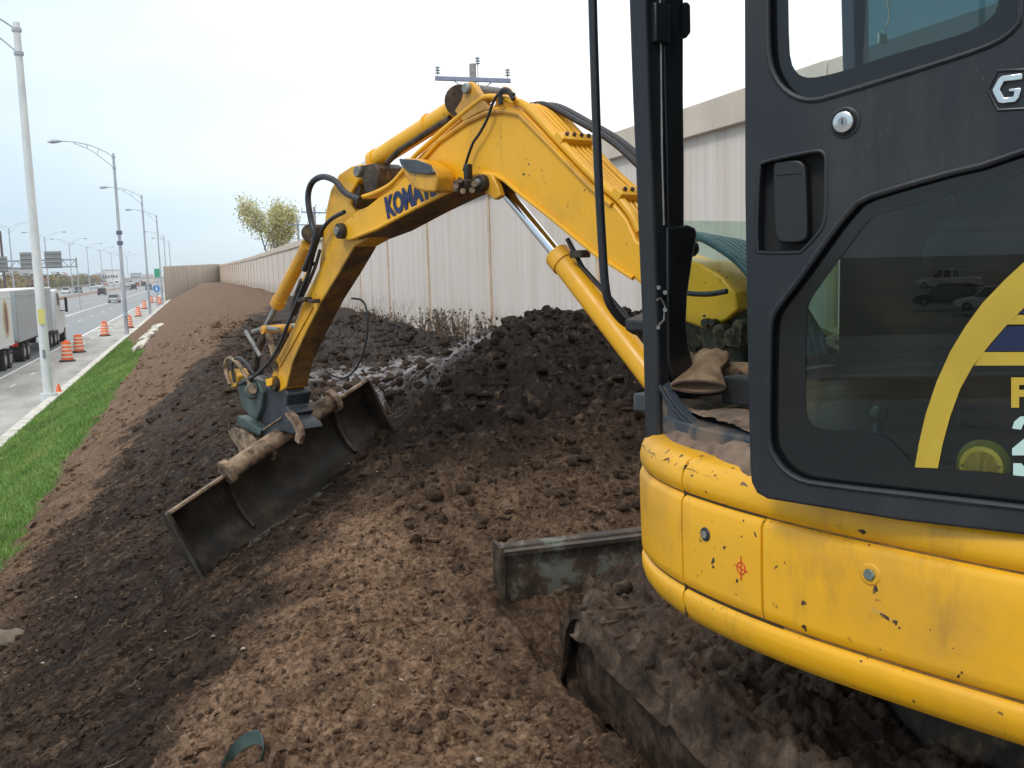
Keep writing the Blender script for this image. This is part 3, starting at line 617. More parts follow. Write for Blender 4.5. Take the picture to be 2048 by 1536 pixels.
# woodland left ----------------------------------------------------------
def woodland():
    r = np.random.default_rng(4); V = []; Fc = []; C_ = []
    for i in range(150):
        y = r.uniform(150, 640); x = -57.5-r.uniform(0, 1)**2*26; h = r.uniform(4.2, 7.6); w_ = r.uniform(2.5, 5); tone = r.uniform()
        for j in range(150):
            d = r.normal(0, 1, 3); d /= np.linalg.norm(d); q = np.array([x, y, h*.5])+d*np.array([w_, w_, h*.5])*r.uniform(.5, 1.0)
            a = r.normal(0, 1, 3); a *= .55/np.linalg.norm(a); e = r.normal(0, 1, 3); e *= .4/np.linalg.norm(e); k = len(V); V += [q-a, q+e, q+a, q-e]; Fc.append((k, k+1, k+2, k+3)); C_ += [tone]*4
    b = MB(); b.v = [tuple(map(float, v)) for v in V]; b.f = Fc; m = mat('autumn_wood', (.2, .2, .1), .9)
    setc(m, ramp(m, attr(m, 'tone'), [(.1, (.16, .15, .13)), (.3, (.13, .17, .06)), (.5, (.22, .22, .07)), (.7, (.36, .19, .07)), (.85, (.22, .16, .13)), (.97, (.40, .16, .10))]))
    o = b.build('woodland', m); at = o.data.attributes.new('tone', 'FLOAT', 'POINT'); at.data.foreach_set('value', np.array(C_, np.float32)); o['kind'] = 'stuff'
woodland()
# near median/verge scrub beyond the left carriageway
b = MB(); 
for k in range(40): b.box((-55.5, 60+k*14, .4), (.25, 13.7, .8))
b.build('median_barrier', simple('barrier', (.30, .26, .24), .8, 0, .2, .5, 0), loc=(-55.5, 60, 0)); bpy.data.objects['median_barrier'].name = 'crash_barrier'
tag(bpy.data.objects['crash_barrier'], 'low grey-brown barrier along the far side of the opposite carriageway', 'barrier')
def house(name, label, px0, px1, pt, Y, m, rm, depth=18, pb=556):
    a = aty(px0, pt, Y); c = aty(px1, pt, Y); cx = (a[0]+c[0])/2; wd = c[0]-a[0]; h = a[2]
    t = thing(name, label, 'building', (cx, Y, 0)); MB().box((0, 0, h/2-.5), (wd, depth, h+1)).build('wall', m).parent = t
    MB().box((0, 0, h+.15), (wd+.6, depth+.6, .3)).build('roof', rm).parent = t
    w_ = MB(); [w_.box((wd*(-.4+.16*i), -depth/2-.05, h*.55), (wd*.1, .1, h*.2)) for i in range(6)]; w_.build('window', flat('far_window', (.1, .12, .15), .2)).parent = t
wh = simple('white_cladding', (.75, .75, .75), .7, 0, .05, .3, 0); gy = simple('grey_cladding', (.4, .42, .45), .7, 0, .1, .3, 0)
house('warehouse', 'white flat-roofed building beyond the trees, left of the banded lamp pole', 206, 238, 541, 640, wh, gy)
house('warehouse', 'grey low building far off right of the banded lamp pole', 262, 282, 547, 760, gy, gy)
house('warehouse', 'pale low building far off just left of the tan return wall', 286, 306, 550, 820, simple('beige_cladding', (.6, .5, .42), .8, 0, .1, .3, 0), gy)
house('warehouse', 'long grey building behind the left treeline under the gantry signs', 14, 72, 538, 560, gy, wh)

# gantry signs ------------------------------------------------------------
def gantry():
    Y = 150.; t = thing('sign_gantry', 'overhead truss gantry carrying grey sign backs across the highway', 'sign gantry', (-22, Y, 0))
    b = MB(); a = aty(-60, 526, Y); e = aty(152, 519, Y); z1 = e[2]; z0 = aty(152, 533, Y)[2]
    for z in (z0, z1):
        for dy in (0, .8): b.tube([(a[0], Y+dy, z), (e[0], Y+dy, z)], .10, 6)
    n = 14
    for i in range(n):
        x = a[0]+(e[0]-a[0])*i/n; x2 = a[0]+(e[0]-a[0])*(i+1)/n; b.tube([(x, Y, z0), (x2, Y, z1)] if i % 2 else [(x, Y, z1), (x2, Y, z0)], .05, 5)
    b.tube([(e[0], Y, z0-.2), (e[0], Y, z1+.2)], .14, 6)
    b.build('truss', simple('truss_metal', (.30, .33, .38), .6, .2), t, smooth=True)
    MB().tube([(a[0]-.2, Y+.4, 0), (a[0]-.2, Y+.4, z1+.3)], .3, 8).build('support', Mt['pole'], t)
    MB().tube([(e[0]+.0, Y+.4, 0), (e[0]+.0, Y+.4, z1+.3)], .06, 8).build('support', Mt['pole'], t)
    gb = simple('sign_back', (.20, .215, .22), .6, .2, .15, .8, 0); rb = simple('sign_rib', (.36, .37, .37), .5, .2, .1, 2, 0)
    for x0, x1, y0, y1 in ((-40, 14, 514, 544), (39, 73, 505, 538), (88, 122, 503, 536)):
        P = [aty(x0, y0, Y-.5), aty(x1, y0, Y-.5), aty(x1, y1, Y-.5), aty(x0, y1, Y-.5)]; zt, zb = P[0][2], P[2][2]; xa, xb = P[0][0], P[1][0]
        s = MB().box(((xa+xb)/2, Y-.5, (zt+zb)/2), (xb-xa, .12, zt-zb)).build('sign_panel', gb, t)
        r_ = MB(); [r_.box(((xa+xb)/2, Y-.62, zb+(zt-zb)*f), (xb-xa, .1, .10)) for f in (.12, .38, .64, .9)]; r_.build('sign_rib', rb, s, loc=None)
gantry()
t = thing('distance_sign', 'small green highway sign above the left edge of the tan return wall', 'road sign', (*aty(318, 600, 240)[:2], 0))
p_ = aty(318, 546, 240); MB().box((0, 0, p_[2]), (1.2, .1, 2.0)).build('sign_panel', flat('sign_green', (.02, .30, .16))).parent = t; MB().cyl((0, .1, 0), (0, .1, p_[2]), .1, 8).build('post', Mt['pole']).parent = t
p_ = aty(313, 577, 150); t = thing('detour_sign', 'round blue arrow sign on a post among orange barrels at the roadworks', 'road sign', (p_[0], 150, 0))
MB().cyl((0, .04, p_[2]), (0, -.04, p_[2]), .5, 24).build('sign_disc', flat('sign_blue', (.04, .25, .62))).parent = t
MB().cyl((0, .1, 0), (0, .1, p_[2]), .09, 8).build('post', Mt['pole']).parent = t
MB().prism([(-.07, -.06, p_[2]+.3), (.07, -.06, p_[2]+.3), (.07, -.06, p_[2]-.05), (.2, -.06, p_[2]-.05), (0, -.06, p_[2]-.33), (-.2, -.06, p_[2]-.05), (-.07, -.06, p_[2]-.05)], (0, -.02, 0)).build('arrow', flat('sign_white', (.8, .8, .8))).parent = t
# wooden roadside pole far left
p_ = aty(12, 462, 200); t = thing('utility_pole', 'dark wooden pole with brackets behind the trucks at the left edge of the photo', 'utility pole', (p_[0]-1, 200, 0), 'utility poles across the highway')
MB().tube([(0, 0, 0), (0, 0, p_[2])], [.26, .2], 10).build('pole', simple('dark_pole', (.09, .07, .08), .8)).parent = t
for dz in (1.2, 3.8): MB().box((-.2, 0, p_[2]-dz), (.9, .25, .3)).build('bracket', Mt['pole']).parent = t

# traffic barrels -----------------------------------------------------------
org = simple('barrel_orange', (.85, .17, .045), .5, 0, .1, 5, 0); wst = simple('barrel_white', (.78, .66, .58), .5, 0, .1, 5, 0)
def barrel(label, loc):
    t = thing('traffic_barrel', label, 'traffic barrel', loc, 'orange traffic barrels closing the shoulder')
    zz = [.08, .27, .31, .47, .51, .67, .71, .87, .91, 1.05]; rr = [.29, .29, .275, .275, .26, .26, .245, .245, .23, .22]
    MB().tube([(0, 0, z) for z in zz], rr, 16).build('barrel_body', org, smooth=30).parent = t
    for z, r_ in ((.22, .291), (.43, .278), (.63, .262), (.83, .247)): MB().tube([(0, 0, z), (0, 0, z+.08)], [r_+.004, r_+.002], 16, caps=False).build('stripe', wst, smooth=True).parent = t
    MB().tube([(0, 0, 0), (0, 0, .09)], [.42, .38], 16).build('base', Mt['black'], smooth=30).parent = t
    MB().box((0, 0, 1.09), (.16, .04, .08)).build('handle', org).parent = t
    return t
bp = [((135, 723), 'nearest orange and white barrel, left of the next two beside the pale pole'), ((158, 705), 'second nearest orange barrel, just right of the nearest one'), ((210, 672), 'orange barrel alone on the shoulder between the two near lamp poles'), ((259, 656), 'orange barrel half hidden behind the banded lamp pole'), ((277, 633), 'orange barrel right of the banded lamp pole'), ((289, 618), 'smaller orange barrel behind the one right of the banded pole'), ((303, 606), 'orange barrel in the cluster under the round blue sign, on its left')]
b0 = None
for (x, y), lb_ in bp:
    p_ = atz(x, y, 0)
    if b0 is None: b0 = barrel(lb_, (p_[0], p_[1], 0.005)); t = b0
    else: t = copy_tree(b0); t.location = (p_[0], p_[1], .005); t['label'] = lb_
    t.rotation_euler = (0, 0, random.uniform(0, 6))
t = copy_tree(b0); t.location = (-6.15, 158, .005); t['label'] = 'orange barrel right under the round blue sign post'
t = copy_tree(b0); t.location = (-6.9, 168, .005); t['label'] = 'farthest orange barrel, behind the round blue sign'
p_ = atz(118, 786, 0.1); t = thing('traffic_cone', 'small fallen-looking orange cone against the kerb beside the pale lamp pole', 'traffic cone', (p_[0], p_[1], .0))
MB().tube([(0, 0, .03), (0, 0, .45)], [.14, .03], 12).build('cone', org, smooth=True).parent = t; MB().box((0, 0, .02), (.36, .36, .04)).build('base', org).parent = t

# vehicles ----------------------------------------------------------------
tyre = simple('tyre', (.015, .015, .016), .8, 0, .2, 5, 0); rim = mat('rim', (.4, .4, .42), .3, .8); vgl = mat('car_glass', (.02, .025, .03), .05); redl = flat('tail_light', (.5, .02, .02), .2); hdl = flat('head_light', (.8, .8, .78), .1)
def wheel(t, x, y, r=.33, w_=.22, dual=False):
    s = 1 if x > 0 else -1
    o = MB().tube([(x-s*w_, y, r), (x-s*w_*.95, y, r), (x-s*.02, y, r), (x, y, r)], [r*.85, r, r, r*.85], 20).build('wheel', tyre, smooth=40, loc=(0, 0, 0)); o.parent = t
    q = MB().tube([(x-s*.02, y, r), (x+s*.015, y, r)], [r*.58, r*.5], 14).build('rim', rim, smooth=40, loc=(0, 0, 0)); q.parent = o
def car(label, loc, colr, kind='sedan', rz=0, group='vehicles on the highway', name='car'):
    t = thing(name, label, {'sedan': 'car', 'suv': 'SUV', 'van': 'van', 'pickup': 'pickup truck'}[kind], loc, group)
    L_, W_ = {'sedan': (4.6, 1.78), 'suv': (4.7, 1.86), 'van': (5.2, 1.95), 'pickup': (5.4, 1.9)}[kind]; h1 = {'sedan': .85, 'suv': 1.0, 'van': 1.15, 'pickup': 1.05}[kind]; h2 = {'sedan': 1.42, 'suv': 1.72, 'van': 2.05, 'pickup': 1.8}[kind]
    prof = [(-L_/2, .35), (-L_/2+.02, h1-.1), (-L_/2+.15, h1), (L_/2-1.15, h1-.02), (L_/2-.15, h1-.18), (L_/2, h1-.35), (L_/2, .32), (L_/2-.4, .25), (-L_/2+.4, .25)]
    m_ = mat('car_paint', colr, .25, .3)
    MB().prism([(-W_/2, y, z) for y, z in prof], (W_, 0, 0)).build('body', m_, bevel=.06, seg=3, loc=(0, 0, 0)).parent = t
    r0, r1 = {'sedan': (-L_/2+.35, L_/2-1.25), 'suv': (-L_/2+.06, L_/2-1.25), 'van': (-L_/2+.05, L_/2-.9), 'pickup': (-.6, L_/2-1.35)}[kind]; s0, s1 = {'sedan': (.75, .75), 'suv': (.25, .7), 'van': (.12, .75), 'pickup': (.15, .65)}[kind]
    gp_ = [(r0, h1-.02), (r0+s0, h2-.06), (r1-s1, h2-.06), (r1, h1-.02)]
    V = [(sx*(W_/2-.06-(.13 if i in (1, 2) else 0)), y, z) for sx in (-1, 1) for i, (y, z) in enumerate(gp_)]
    MB().add(V, [(0, 1, 2, 3), (7, 6, 5, 4), (0, 4, 5, 1), (1, 5, 6, 2), (2, 6, 7, 3), (3, 7, 4, 0)]).build('window', vgl, bevel=.03, loc=(0, 0, 0)).parent = t
    MB().box((0, (r0+s0+r1-s1)/2, h2-.03), (W_-.34, r1-s1-r0-s0+.1, .09)).build('roof', m_, bevel=.03, loc=(0, 0, 0)).parent = t
    pl_ = MB()
    for sx in (-1, 1):
        for (ya, za), (yb, zb) in ((gp_[0], gp_[1]), (gp_[3], gp_[2]), (((r0+r1)/2-.1, h1), ((r0+r1)/2-.1, h2-.06))):
            pl_.tube([(sx*(W_/2-.055), ya, za), (sx*(W_/2-.17), yb, zb)], .045, 6)
    pl_.build('pillar', m_, loc=(0, 0, 0)).parent = t
    for sx in (-1, 1):
        for y in (-L_/2+.9, L_/2-.85): wheel(t, sx*(W_/2+.01), y)
        MB().box((sx*(W_/2-.2), -L_/2+.02, h1-.22), (.3, .08, .16)).build('taillight', redl, loc=(0, 0, 0)).parent = t
        MB().box((sx*(W_/2-.22), L_/2-.03, h1-.38), (.34, .1, .14)).build('headlight', hdl, loc=(0, 0, 0)).parent = t
    t.rotation_euler = (0, 0, rz); return t
cars = [((133, 587), (.62, .64, .66), 'pickup', math.pi, 'white pickup heading this way on the opposite carriageway, left of the grey car'), ((157, 586), (.10, .12, .13), 'suv', math.pi, 'dark grey car just right of the white pickup on the opposite carriageway'),
 ((205, 590), (.035, .045, .06), 'suv', 0, 'dark car in the far lanes left of the silver car'), ((229, 605), (.42, .45, .48), 'sedan', 0, 'silver car driving away just left of the banded lamp pole'),
 ((187, 577), (.5, .53, .58), 'van', math.pi, 'silver van on the opposite carriageway above the dark car'), ((200, 575), (.75, .75, .72), 'van', math.pi, 'white van right behind the silver van'),
 ((212, 573), (.55, .25, .12), 'sedan', math.pi, 'small orange-brown car with the white vans'), ((222, 571), (.65, .66, .7), 'suv', math.pi, 'pale car following the orange-brown car'), ((234, 570), (.7, .7, .7), 'van', math.pi, 'white van nearest the banded lamp pole on the far carriageway'),
 ((256, 580), (.3, .33, .4), 'sedan', 0, 'grey car just right of the banded lamp pole'), ((268, 579), (.035, .04, .06), 'suv', 0, 'black car in the right lanes ahead of the grey car'), ((275, 573), (.5, .08, .05), 'suv', 0, 'red vehicle between the dark cars far ahead'), ((288, 573), (.05, .08, .09), 'van', 0, 'dark green van far ahead, left of the roadworks'),
 ((262, 568), (.7, .72, .74), 'van', 0, 'distant white van above the black car'), ((245, 572), (.45, .48, .5), 'suv', math.pi, 'distant pale grey car left of the banded pole'),
 ((298, 580), (.12, .2, .3), 'pickup', 0, 'dark blue pickup left of the round blue sign'), ((282, 567), (.7, .7, .7), 'suv', 0, 'distant white car at the horizon left of the roadworks')]
for (x, y), c, kd, rz, lb_ in cars:
    p_ = atz(x, y, 0); car(lb_, (p_[0], p_[1], .01), c, kd, rz)
# two vehicles on the highway behind the viewpoint (seen mirrored in the door glass)
def truck():
    t = thing('trailer_truck', 'white and grey double box-trailer truck driving away at the left edge of the photo', 'truck', (-10.5, 50, 0))
    W_ = 2.5; tw = simple('trailer_white', (.62, .66, .64), .5, 0, .08, .5, 0); tg = simple('trailer_grey', (.34, .38, .41), .45, .1, .08, .5, 0); rf = simple('trailer_roof', (.85, .86, .86), .5, 0, .05, .5, 0)
    def box_tr(y0, y1, m_):
        a = MB().box((-10.5, (y0+y1)/2, 2.45), (W_, y1-y0, 2.7)).build('trailer', m_, t, bevel=.04)
        MB().box((-10.5, (y0+y1)/2, 3.83), (W_+.04, y1-y0+.04, .07)).build('roof', rf, a, bevel=.01, loc=None)
        r_ = MB(); [r_.box((-10.5+W_/2+.012, (y0+y1)/2, z), (.03, y1-y0, .09)) for z in (1.2, 3.55)]; r_.build('rail', m_, a)
        d = MB(); [d.box((-10.5+s*.61, y0-.03, 2.45), (1.18, .04, 2.5)) for s in (-1, 1)]; d.build('rear_door', m_, a, bevel=.01)
        u = MB(); u.box((-10.5, (y0+y1)/2, .98), (1.6, y1-y0-1, .2)); u.box((-10.5, y0+.1, .6), (2.2, .1, .12)); u.build('chassis', tyre, t)
        l = MB(); [l.box((-10.5+s*1.0, y0-.06, 1.0), (.3, .06, .2)) for s in (-1, 1)]; l.build('taillight', redl, t)
        return a
    a = box_tr(39.5, 54.6, tw); box_tr(56.2, 68.6, tg)
    # oval emblem on the rear trailer side
    def ov(cy, cz, ry, rz_, x, m_, nm):
        MB().prism([(x, cy+ry*math.cos(k*.314), cz+rz_*math.sin(k*.314)) for k in range(20)], (.004, 0, 0)).build(nm, m_, a)
    ov(53.0, 2.5, .72, .95, -10.5+W_/2+.016, flat('emblem_cream', (.6, .5, .28)), 'emblem'); ov(53.0, 2.5, .42, .8, -10.5+W_/2+.022, flat('emblem_brown', (.20, .10, .10)), 'emblem')
    def tw_wheel(y):
        for s in (-1, 1):
            o = MB().tube([(-10.5+s*.7, y, .5), (-10.5+s*.72, y, .5), (-10.5+s*1.2, y, .5), (-10.5+s*1.22, y, .5)], [.42, .5, .5, .42], 22).build('wheel', tyre, t, smooth=40)
            MB().tube([(-10.5+s*1.2, y, .5), (-10.5+s*1.24, y, .5)], [.27, .2], 14).build('rim', rim, o, smooth=40)
    for y in (41, 42.3, 52.2, 53.5, 57.6, 58.9, 67.6, 69.4, 70.7, 74.2): tw_wheel(y)
    c = simple('tractor_paint', (.55, .60, .62), .35, .1, .05, 1, 0)
    MB().prism([(-11.7, 70.5, .9), (-11.7, 70.5, 3.6), (-11.7, 72.2, 3.7), (-11.7, 73.0, 2.5), (-11.7, 75.0, 2.1), (-11.7, 75.2, .7), (-11.7, 72, .6)], (2.4, 0, 0)).build('cab', c, t, bevel=.1, seg=3)
    MB().prism([(-11.72, 72.3, 3.4), (-11.72, 72.75, 2.6), (-11.72, 71.5, 2.6), (-11.72, 71.5, 3.4)], (2.44, 0, 0)).build('window', vgl, t)
    MB().box((-10.5, 69.8, .95), (1.0, 5, .3)).build('chassis', tyre, t)
    for s in (-1, 1):
        mi = MB(); mi.box((-10.5+s*1.62, 72.6, 2.6), (.16, .2, 1.0)); mi.tube([(-10.5+s*1.2, 72.6, 3.0), (-10.5+s*1.62, 72.6, 3.0)], .03, 6); mi.tube([(-10.5+s*1.2, 72.6, 2.2), (-10.5+s*1.62, 72.6, 2.2)], .03, 6)
        mi.build('mirror', Mt['black'], t)
truck()

# pale stones on the slope --------------------------------------------------
stm = simple('pale_stone', (.55, .52, .45), .85, 0, .3, 6, .3); vi, fi = ico(2)
sw = ['lowest at the near end of the pile', 'second from the near end', 'large pale one low in the pile', 'broad flat one mid-pile on the road side', 'mid-pile on the uphill side', 'yellowish one above the middle', 'upper one on the road side', 'upper one on the uphill side', 'small one near the far end', 'farthest at the top of the pile']
for i in range(10):
    f = i/9; p_ = atz(275+38*f+random.uniform(-4, 4), 712-50*f, 1.15+.02*i); r_ = np.random.default_rng(i); s = .26*r_.uniform(.7, 1.3)
    V = vi*(1+.18*r_.standard_normal((len(vi), 1)))*s*np.array([1, 1.9, .55]); z = float(height(np.array([p_[0]]), np.array([p_[1]]), False)[0])
    b = MB(); b.v = [tuple(v) for v in V]; b.f = [tuple(q) for q in fi]; o = b.build('stone', stm, smooth=60); o.location = (p_[0], p_[1], z+.08); o.rotation_euler = (0, -.45, random.uniform(-.4, .4))
    tag(o, 'pale stone beside the grass tip, '+sw[i], 'stone', 'pale stones piled beside the grass')
# stone low at the left edge
p_ = np.array([-1.45, 7.15]); V = vi*(1+.1*np.random.default_rng(3).standard_normal((len(vi), 1)))*np.array([.07, .12, .04]); b = MB(); b.v = [tuple(v) for v in V]; b.f = [tuple(q) for q in fi]
o = b.build('stone', simple('tan_stone', (.13, .10, .07), .8, 0, .3, 9, .3), smooth=60); p_ = atz(22, 1285, 2.05); o.location = (p_[0], p_[1], float(height(p_[0:1], p_[1:2], False)[0])+.03); o.rotation_euler = (0, -.4, .9); tag(o, 'flat tan stone on the dark slope at the left edge of the photo', 'stone')


# ================================================================== EXCAVATOR
EX = thing('excavator', 'yellow mini excavator with dark blue-grey cab, open door and muddy tracks, digging on the embankment', 'excavator', (2.1, 2.13, 2.54))
TH = R(-24); BN = np.array([math.cos(TH), -math.sin(TH), 0]); BP = np.array([1.72, 3.0, 4.2])-BN*.1
BF = np.array([math.sin(TH), math.cos(TH), 0])
def B(px, py, off=0.0): return atpl(px, py, BP+BN*off, BN)
def Bs(P, off=0.0, lift=0.0):
    return [B(x, y, 0)+BN*off+np.array([0, 0, lift]) for x, y in P]
# --- boom: traced in its own vertical plane, 0.2 m wide
boomP = [(703, 432), (716, 420), (734, 413), (782, 374), (829, 337), (855, 307), (880, 278), (905, 258), (935, 238), (962, 222), (985, 214), (1010, 212), (1030, 215), (1046, 224), (1075, 254), (1110, 292), (1181, 367), (1225, 404), (1252, 437), (1272, 482), (1310, 505), (1360, 520), (1397, 526), (1441, 552), (1470, 585), (1475, 620), (1450, 642), (1407, 657), (1360, 640), (1271, 560), (1194, 512), (1110, 443), (1038, 387), (1012, 364), (992, 353), (972, 350), (950, 358), (925, 374), (880, 395), (830, 420), (758, 460), (712, 478), (692, 482), (680, 470), (682, 448)]
boom = MB().prism(Bs(boomP), BN*.20).build('boom', Mt['yel'], EX, bevel=.008)
def rim_tube(P, off, r, m, nm, par, sm=0, lift=0): return MB().tube(Bs(P, off, lift), r, 8, smooth=sm).build(nm, m, par, smooth=True)
# raised edge flanges along the side plate
rim_tube([(829, 340), (880, 283), (935, 245), (975, 226), (1010, 222), (1040, 228), (1110, 299), (1181, 373), (1225, 410)], -.004, .011, Mt['yeld'], 'edge_flange', boom)
rim_tube([(712, 474), (758, 456), (830, 417), (880, 392), (925, 371), (950, 355), (972, 347), (992, 350), (1012, 361), (1038, 384), (1110, 440), (1194, 509), (1268, 556)], -.004, .010, Mt['yel'], 'edge_flange', boom)
# boom nose underside gets an added overlay coloured for dirt and shade
# pins and bosses
def pin(px, py, r, m, nm='pivot_pin', par=None, o0=-.03, o1=.23, n=18):
    return MB().cyl(B(px, py)+BN*o0, B(px, py)+BN*o1, r, n).build(nm, m, par or EX, bevel=.004)
pin(686, 462, .040, Mt['iron'], par=boom); pin(686, 462, .022, Mt['steel'], par=boom, o0=-.045, o1=0)
# lettering on the boom
p0 = B(775, 439, -.003); p1 = B(893, 382, -.003); ex = p1-p0; Lw = np.linalg.norm(ex); ex /= Lw; ez = np.cross(ex, BN); ez = -ez if ez[2] < 0 else ez
def text3(txt, origin, ex, ey, height, mat_, nm, par, width=None, off=.012, depth=.0006, shear=0):
    cu = bpy.data.curves.new(nm, 'FONT'); cu.body = txt; cu.size = 1; cu.offset = off; cu.extrude = depth; cu.resolution_u = 3; cu.shear = shear
    ob = bpy.data.objects.new('tmp', cu); col.objects.link(ob); bpy.context.view_layer.update()
    me = bpy.data.meshes.new_from_object(ob.evaluated_get(bpy.context.evaluated_depsgraph_get())); bpy.data.objects.remove(ob)
    v = np.array([q.co[:] for q in me.vertices]); x0, x1 = v[:, 0].min(), v[:, 0].max(); y0, y1 = v[:, 1].min(), v[:, 1].max()
    k = height/(y1-y0); kx = (width/(x1-x0)) if width else k; en = np.cross(ex, ey); org = worldloc(par)
    W = origin+np.outer((v[:, 0]-x0)*kx, ex)+np.outer((v[:, 1]-y0)*k, ey)+np.outer(v[:, 2], en)-org
    for i, q in enumerate(me.vertices): q.co = W[i]
    me.materials.clear(); me.materials.append(mat_); o = bpy.data.objects.new(nm, me); col.objects.link(o); o.parent = par; return o
text3('KOMATSU', p0, ex, ez, .108, simple('lettering_navy', (.010, .022, .09), .5, 0, .3, 30, 0), 'lettering', boom, width=Lw, off=.06)
# --- arm
armP = [(712, 327), (692, 332), (668, 348), (651, 380), (642, 420), (636, 470), (628, 538), (602, 593), (573, 665), (545, 720), (532, 757), (535, 780), (548, 788), (563, 775), (575, 725), (600, 668), (635, 599), (668, 545), (697, 494), (722, 480), (735, 450), (728, 430), (700, 424), (690, 410), (692, 385), (706, 362), (730, 345), (748, 340), (744, 330)]
# the crescent opening at the top of the arm is part of the outline
arm = MB().prism(Bs(armP, .03), BN*.14).build('arm', Mt['yeld'], EX, bevel=.006)
MB().prism([B(x, y)+BN*.045 for x, y in ((668, 398), (676, 376), (690, 362), (706, 372), (700, 400), (694, 424), (680, 432), (668, 420))], BN*.11).build('inner_web', Mt['iron'], arm)
MB().prism(Bs([(708, 332), (738, 326), (752, 334), (750, 352), (742, 392), (728, 404), (722, 380), (716, 352)], .02), BN*.16).build('cylinder_lug', Mt['iron'], arm, bevel=.006)
pin(712, 343, .028, Mt['steel'], par=arm, o0=.0, o1=.2)
pin(544, 768, .045, Mt['iron'], par=arm, o0=.0, o1=.2); pin(628, 462, .035, Mt['iron'], par=arm, o0=.0, o1=.2)
brn = mat('grimy_shaded_orange', (.3, .15, .03), .6); a = noise(brn, 8, 7, .7); setc(brn, ramp(brn, a, [(.3, (.03, .018, .012)), (.45, (.10, .055, .020)), (.6, (.22, .11, .020)), (.75, (.36, .18, .02))])); bump(brn, a, .3, .004)  # dirt and shade of the downward faces put into one brown
def strip(P, off, wdt, nm, par, m=None):
    q = Bs(P, off); V = []
    for i, p in enumerate(q):
        t = q[min(i+1, len(q)-1)]-q[max(i-1, 0)]; t /= np.linalg.norm(t); nn = np.cross(t, BN); nn = -nn if nn[2] > 0 else nn
        V += [p+nn*.004, p+BN*wdt+nn*.004, p+BN*wdt-nn*.004, p-nn*.004]
    n = len(q); MB().add(V, [(i*4+a, i*4+(a+1) % 4, (i+1)*4+(a+1) % 4, (i+1)*4+a) for i in range(n-1) for a in range(4)]+[(0, 1, 2, 3), (4*n-4, 4*n-3, 4*n-2, 4*n-1)]).build(nm, m or brn, par)
strip([(563, 775), (575, 725), (600, 668), (635, 599), (668, 545), (697, 494)], .034, .132, 'back_dirt_shade', arm)  # overlay added to carry the dirty, shaded colour of the back face
strip([(714, 477), (758, 460), (830, 420), (880, 395), (925, 374), (948, 359)], .004, .192, 'under_dirt_shade', boom)  # same dirt-and-shade overlay beneath the boom nose
# reinforcement plate low on the arm
MB().prism(Bs([(602, 612), (618, 615), (572, 700), (552, 735), (545, 722), (578, 660)], .022), BN*.01).build('wear_plate', Mt['yeld'], arm)
# --- arm cylinder over the boom
cyA = MB().tube([B(926, 208, .1), B(755, 318, .1)], .047, 22).build('arm_cylinder', Mt['yel'], EX, smooth=30)
MB().tube([B(757, 317, .1), B(748, 322, .1)], .053, 22).build('gland', Mt['yel'], cyA, smooth=30)
MB().tube([B(752, 320, .1), B(726, 338, .1)], .030, 14).build('rod', Mt['chrome'], cyA, smooth=30)
MB().tube([B(862, 247, .1), B(858, 250, .1)], .051, 22).build('clamp_band', Mt['yeld'], cyA, smooth=30)
MB().tube([B(900, 236, .05), B(850, 268, .05), B(800, 300, .05), B(775, 325, .05)], .014, 8).build('side_pipe', Mt['iron'], cyA, smooth=True)
MB().prism(Bs([(912, 222), (926, 200), (934, 170), (942, 163), (950, 168), (976, 208), (985, 218), (960, 226), (930, 244)], -.01), BN*.03).build('bracket', Mt['yeld'], boom, bevel=.005)
MB().prism(Bs([(912, 222), (926, 200), (934, 170), (942, 163), (950, 168), (976, 208), (985, 218), (960, 226), (930, 244)], .18), BN*.03).build('bracket', Mt['yeld'], boom, bevel=.005)
pin(940, 178, .022, Mt['steel'], par=boom, o0=-.03, o1=.23)
MB().tube([B(921, 202, .03), B(921, 202, .17)], .07, 20).build('cylinder_eye', Mt['iron'], cyA, smooth=30)
# --- boom cylinder under the boom
cb0, cb1 = B(1012, 384, .10), B(1119, 514, .10); 
cyB = MB().tube([cb1, B(1332, 790, .10)], .050, 24).build('boom_cylinder', Mt['yel'], EX, smooth=30)
MB().tube([B(1115, 510, .10), B(1130, 528, .10)], .056, 24).build('gland', Mt['yel'], cyB, smooth=30)
MB().tube([cb0, cb1], .026, 18).build('rod', Mt['chrome'], cyB, smooth=30)
MB().tube([B(996, 368, .05), B(996, 368, .15)], .05, 18).build('rod_eye', Mt['iron'], cyB, smooth=30)
MB().tube([B(1135, 478, .10), B(1165, 535, .10), B(1215, 590, .10), B(1262, 645, .10)], .010, 8).build('side_pipe', Mt['black'], cyB, smooth=True)
MB().box(B(1160, 508, .08), (.07, .05, .03), [BF, BN, (0, 0, 1)]).build('pipe_clamp', Mt['iron'], cyB, bevel=.004)
MB().prism(Bs([(948, 352), (962, 344), (990, 348), (1002, 372), (1008, 392), (996, 400), (982, 390), (966, 378), (950, 372)], -.02), BN*.03).build('pin_plate', Mt['yeld'], boom, bevel=.005)
pin(975, 367, .036, Mt['iron'], par=boom, o0=-.05, o1=.22); pin(975, 367, .018, Mt['steel'], par=boom, o0=-.065, o1=0)
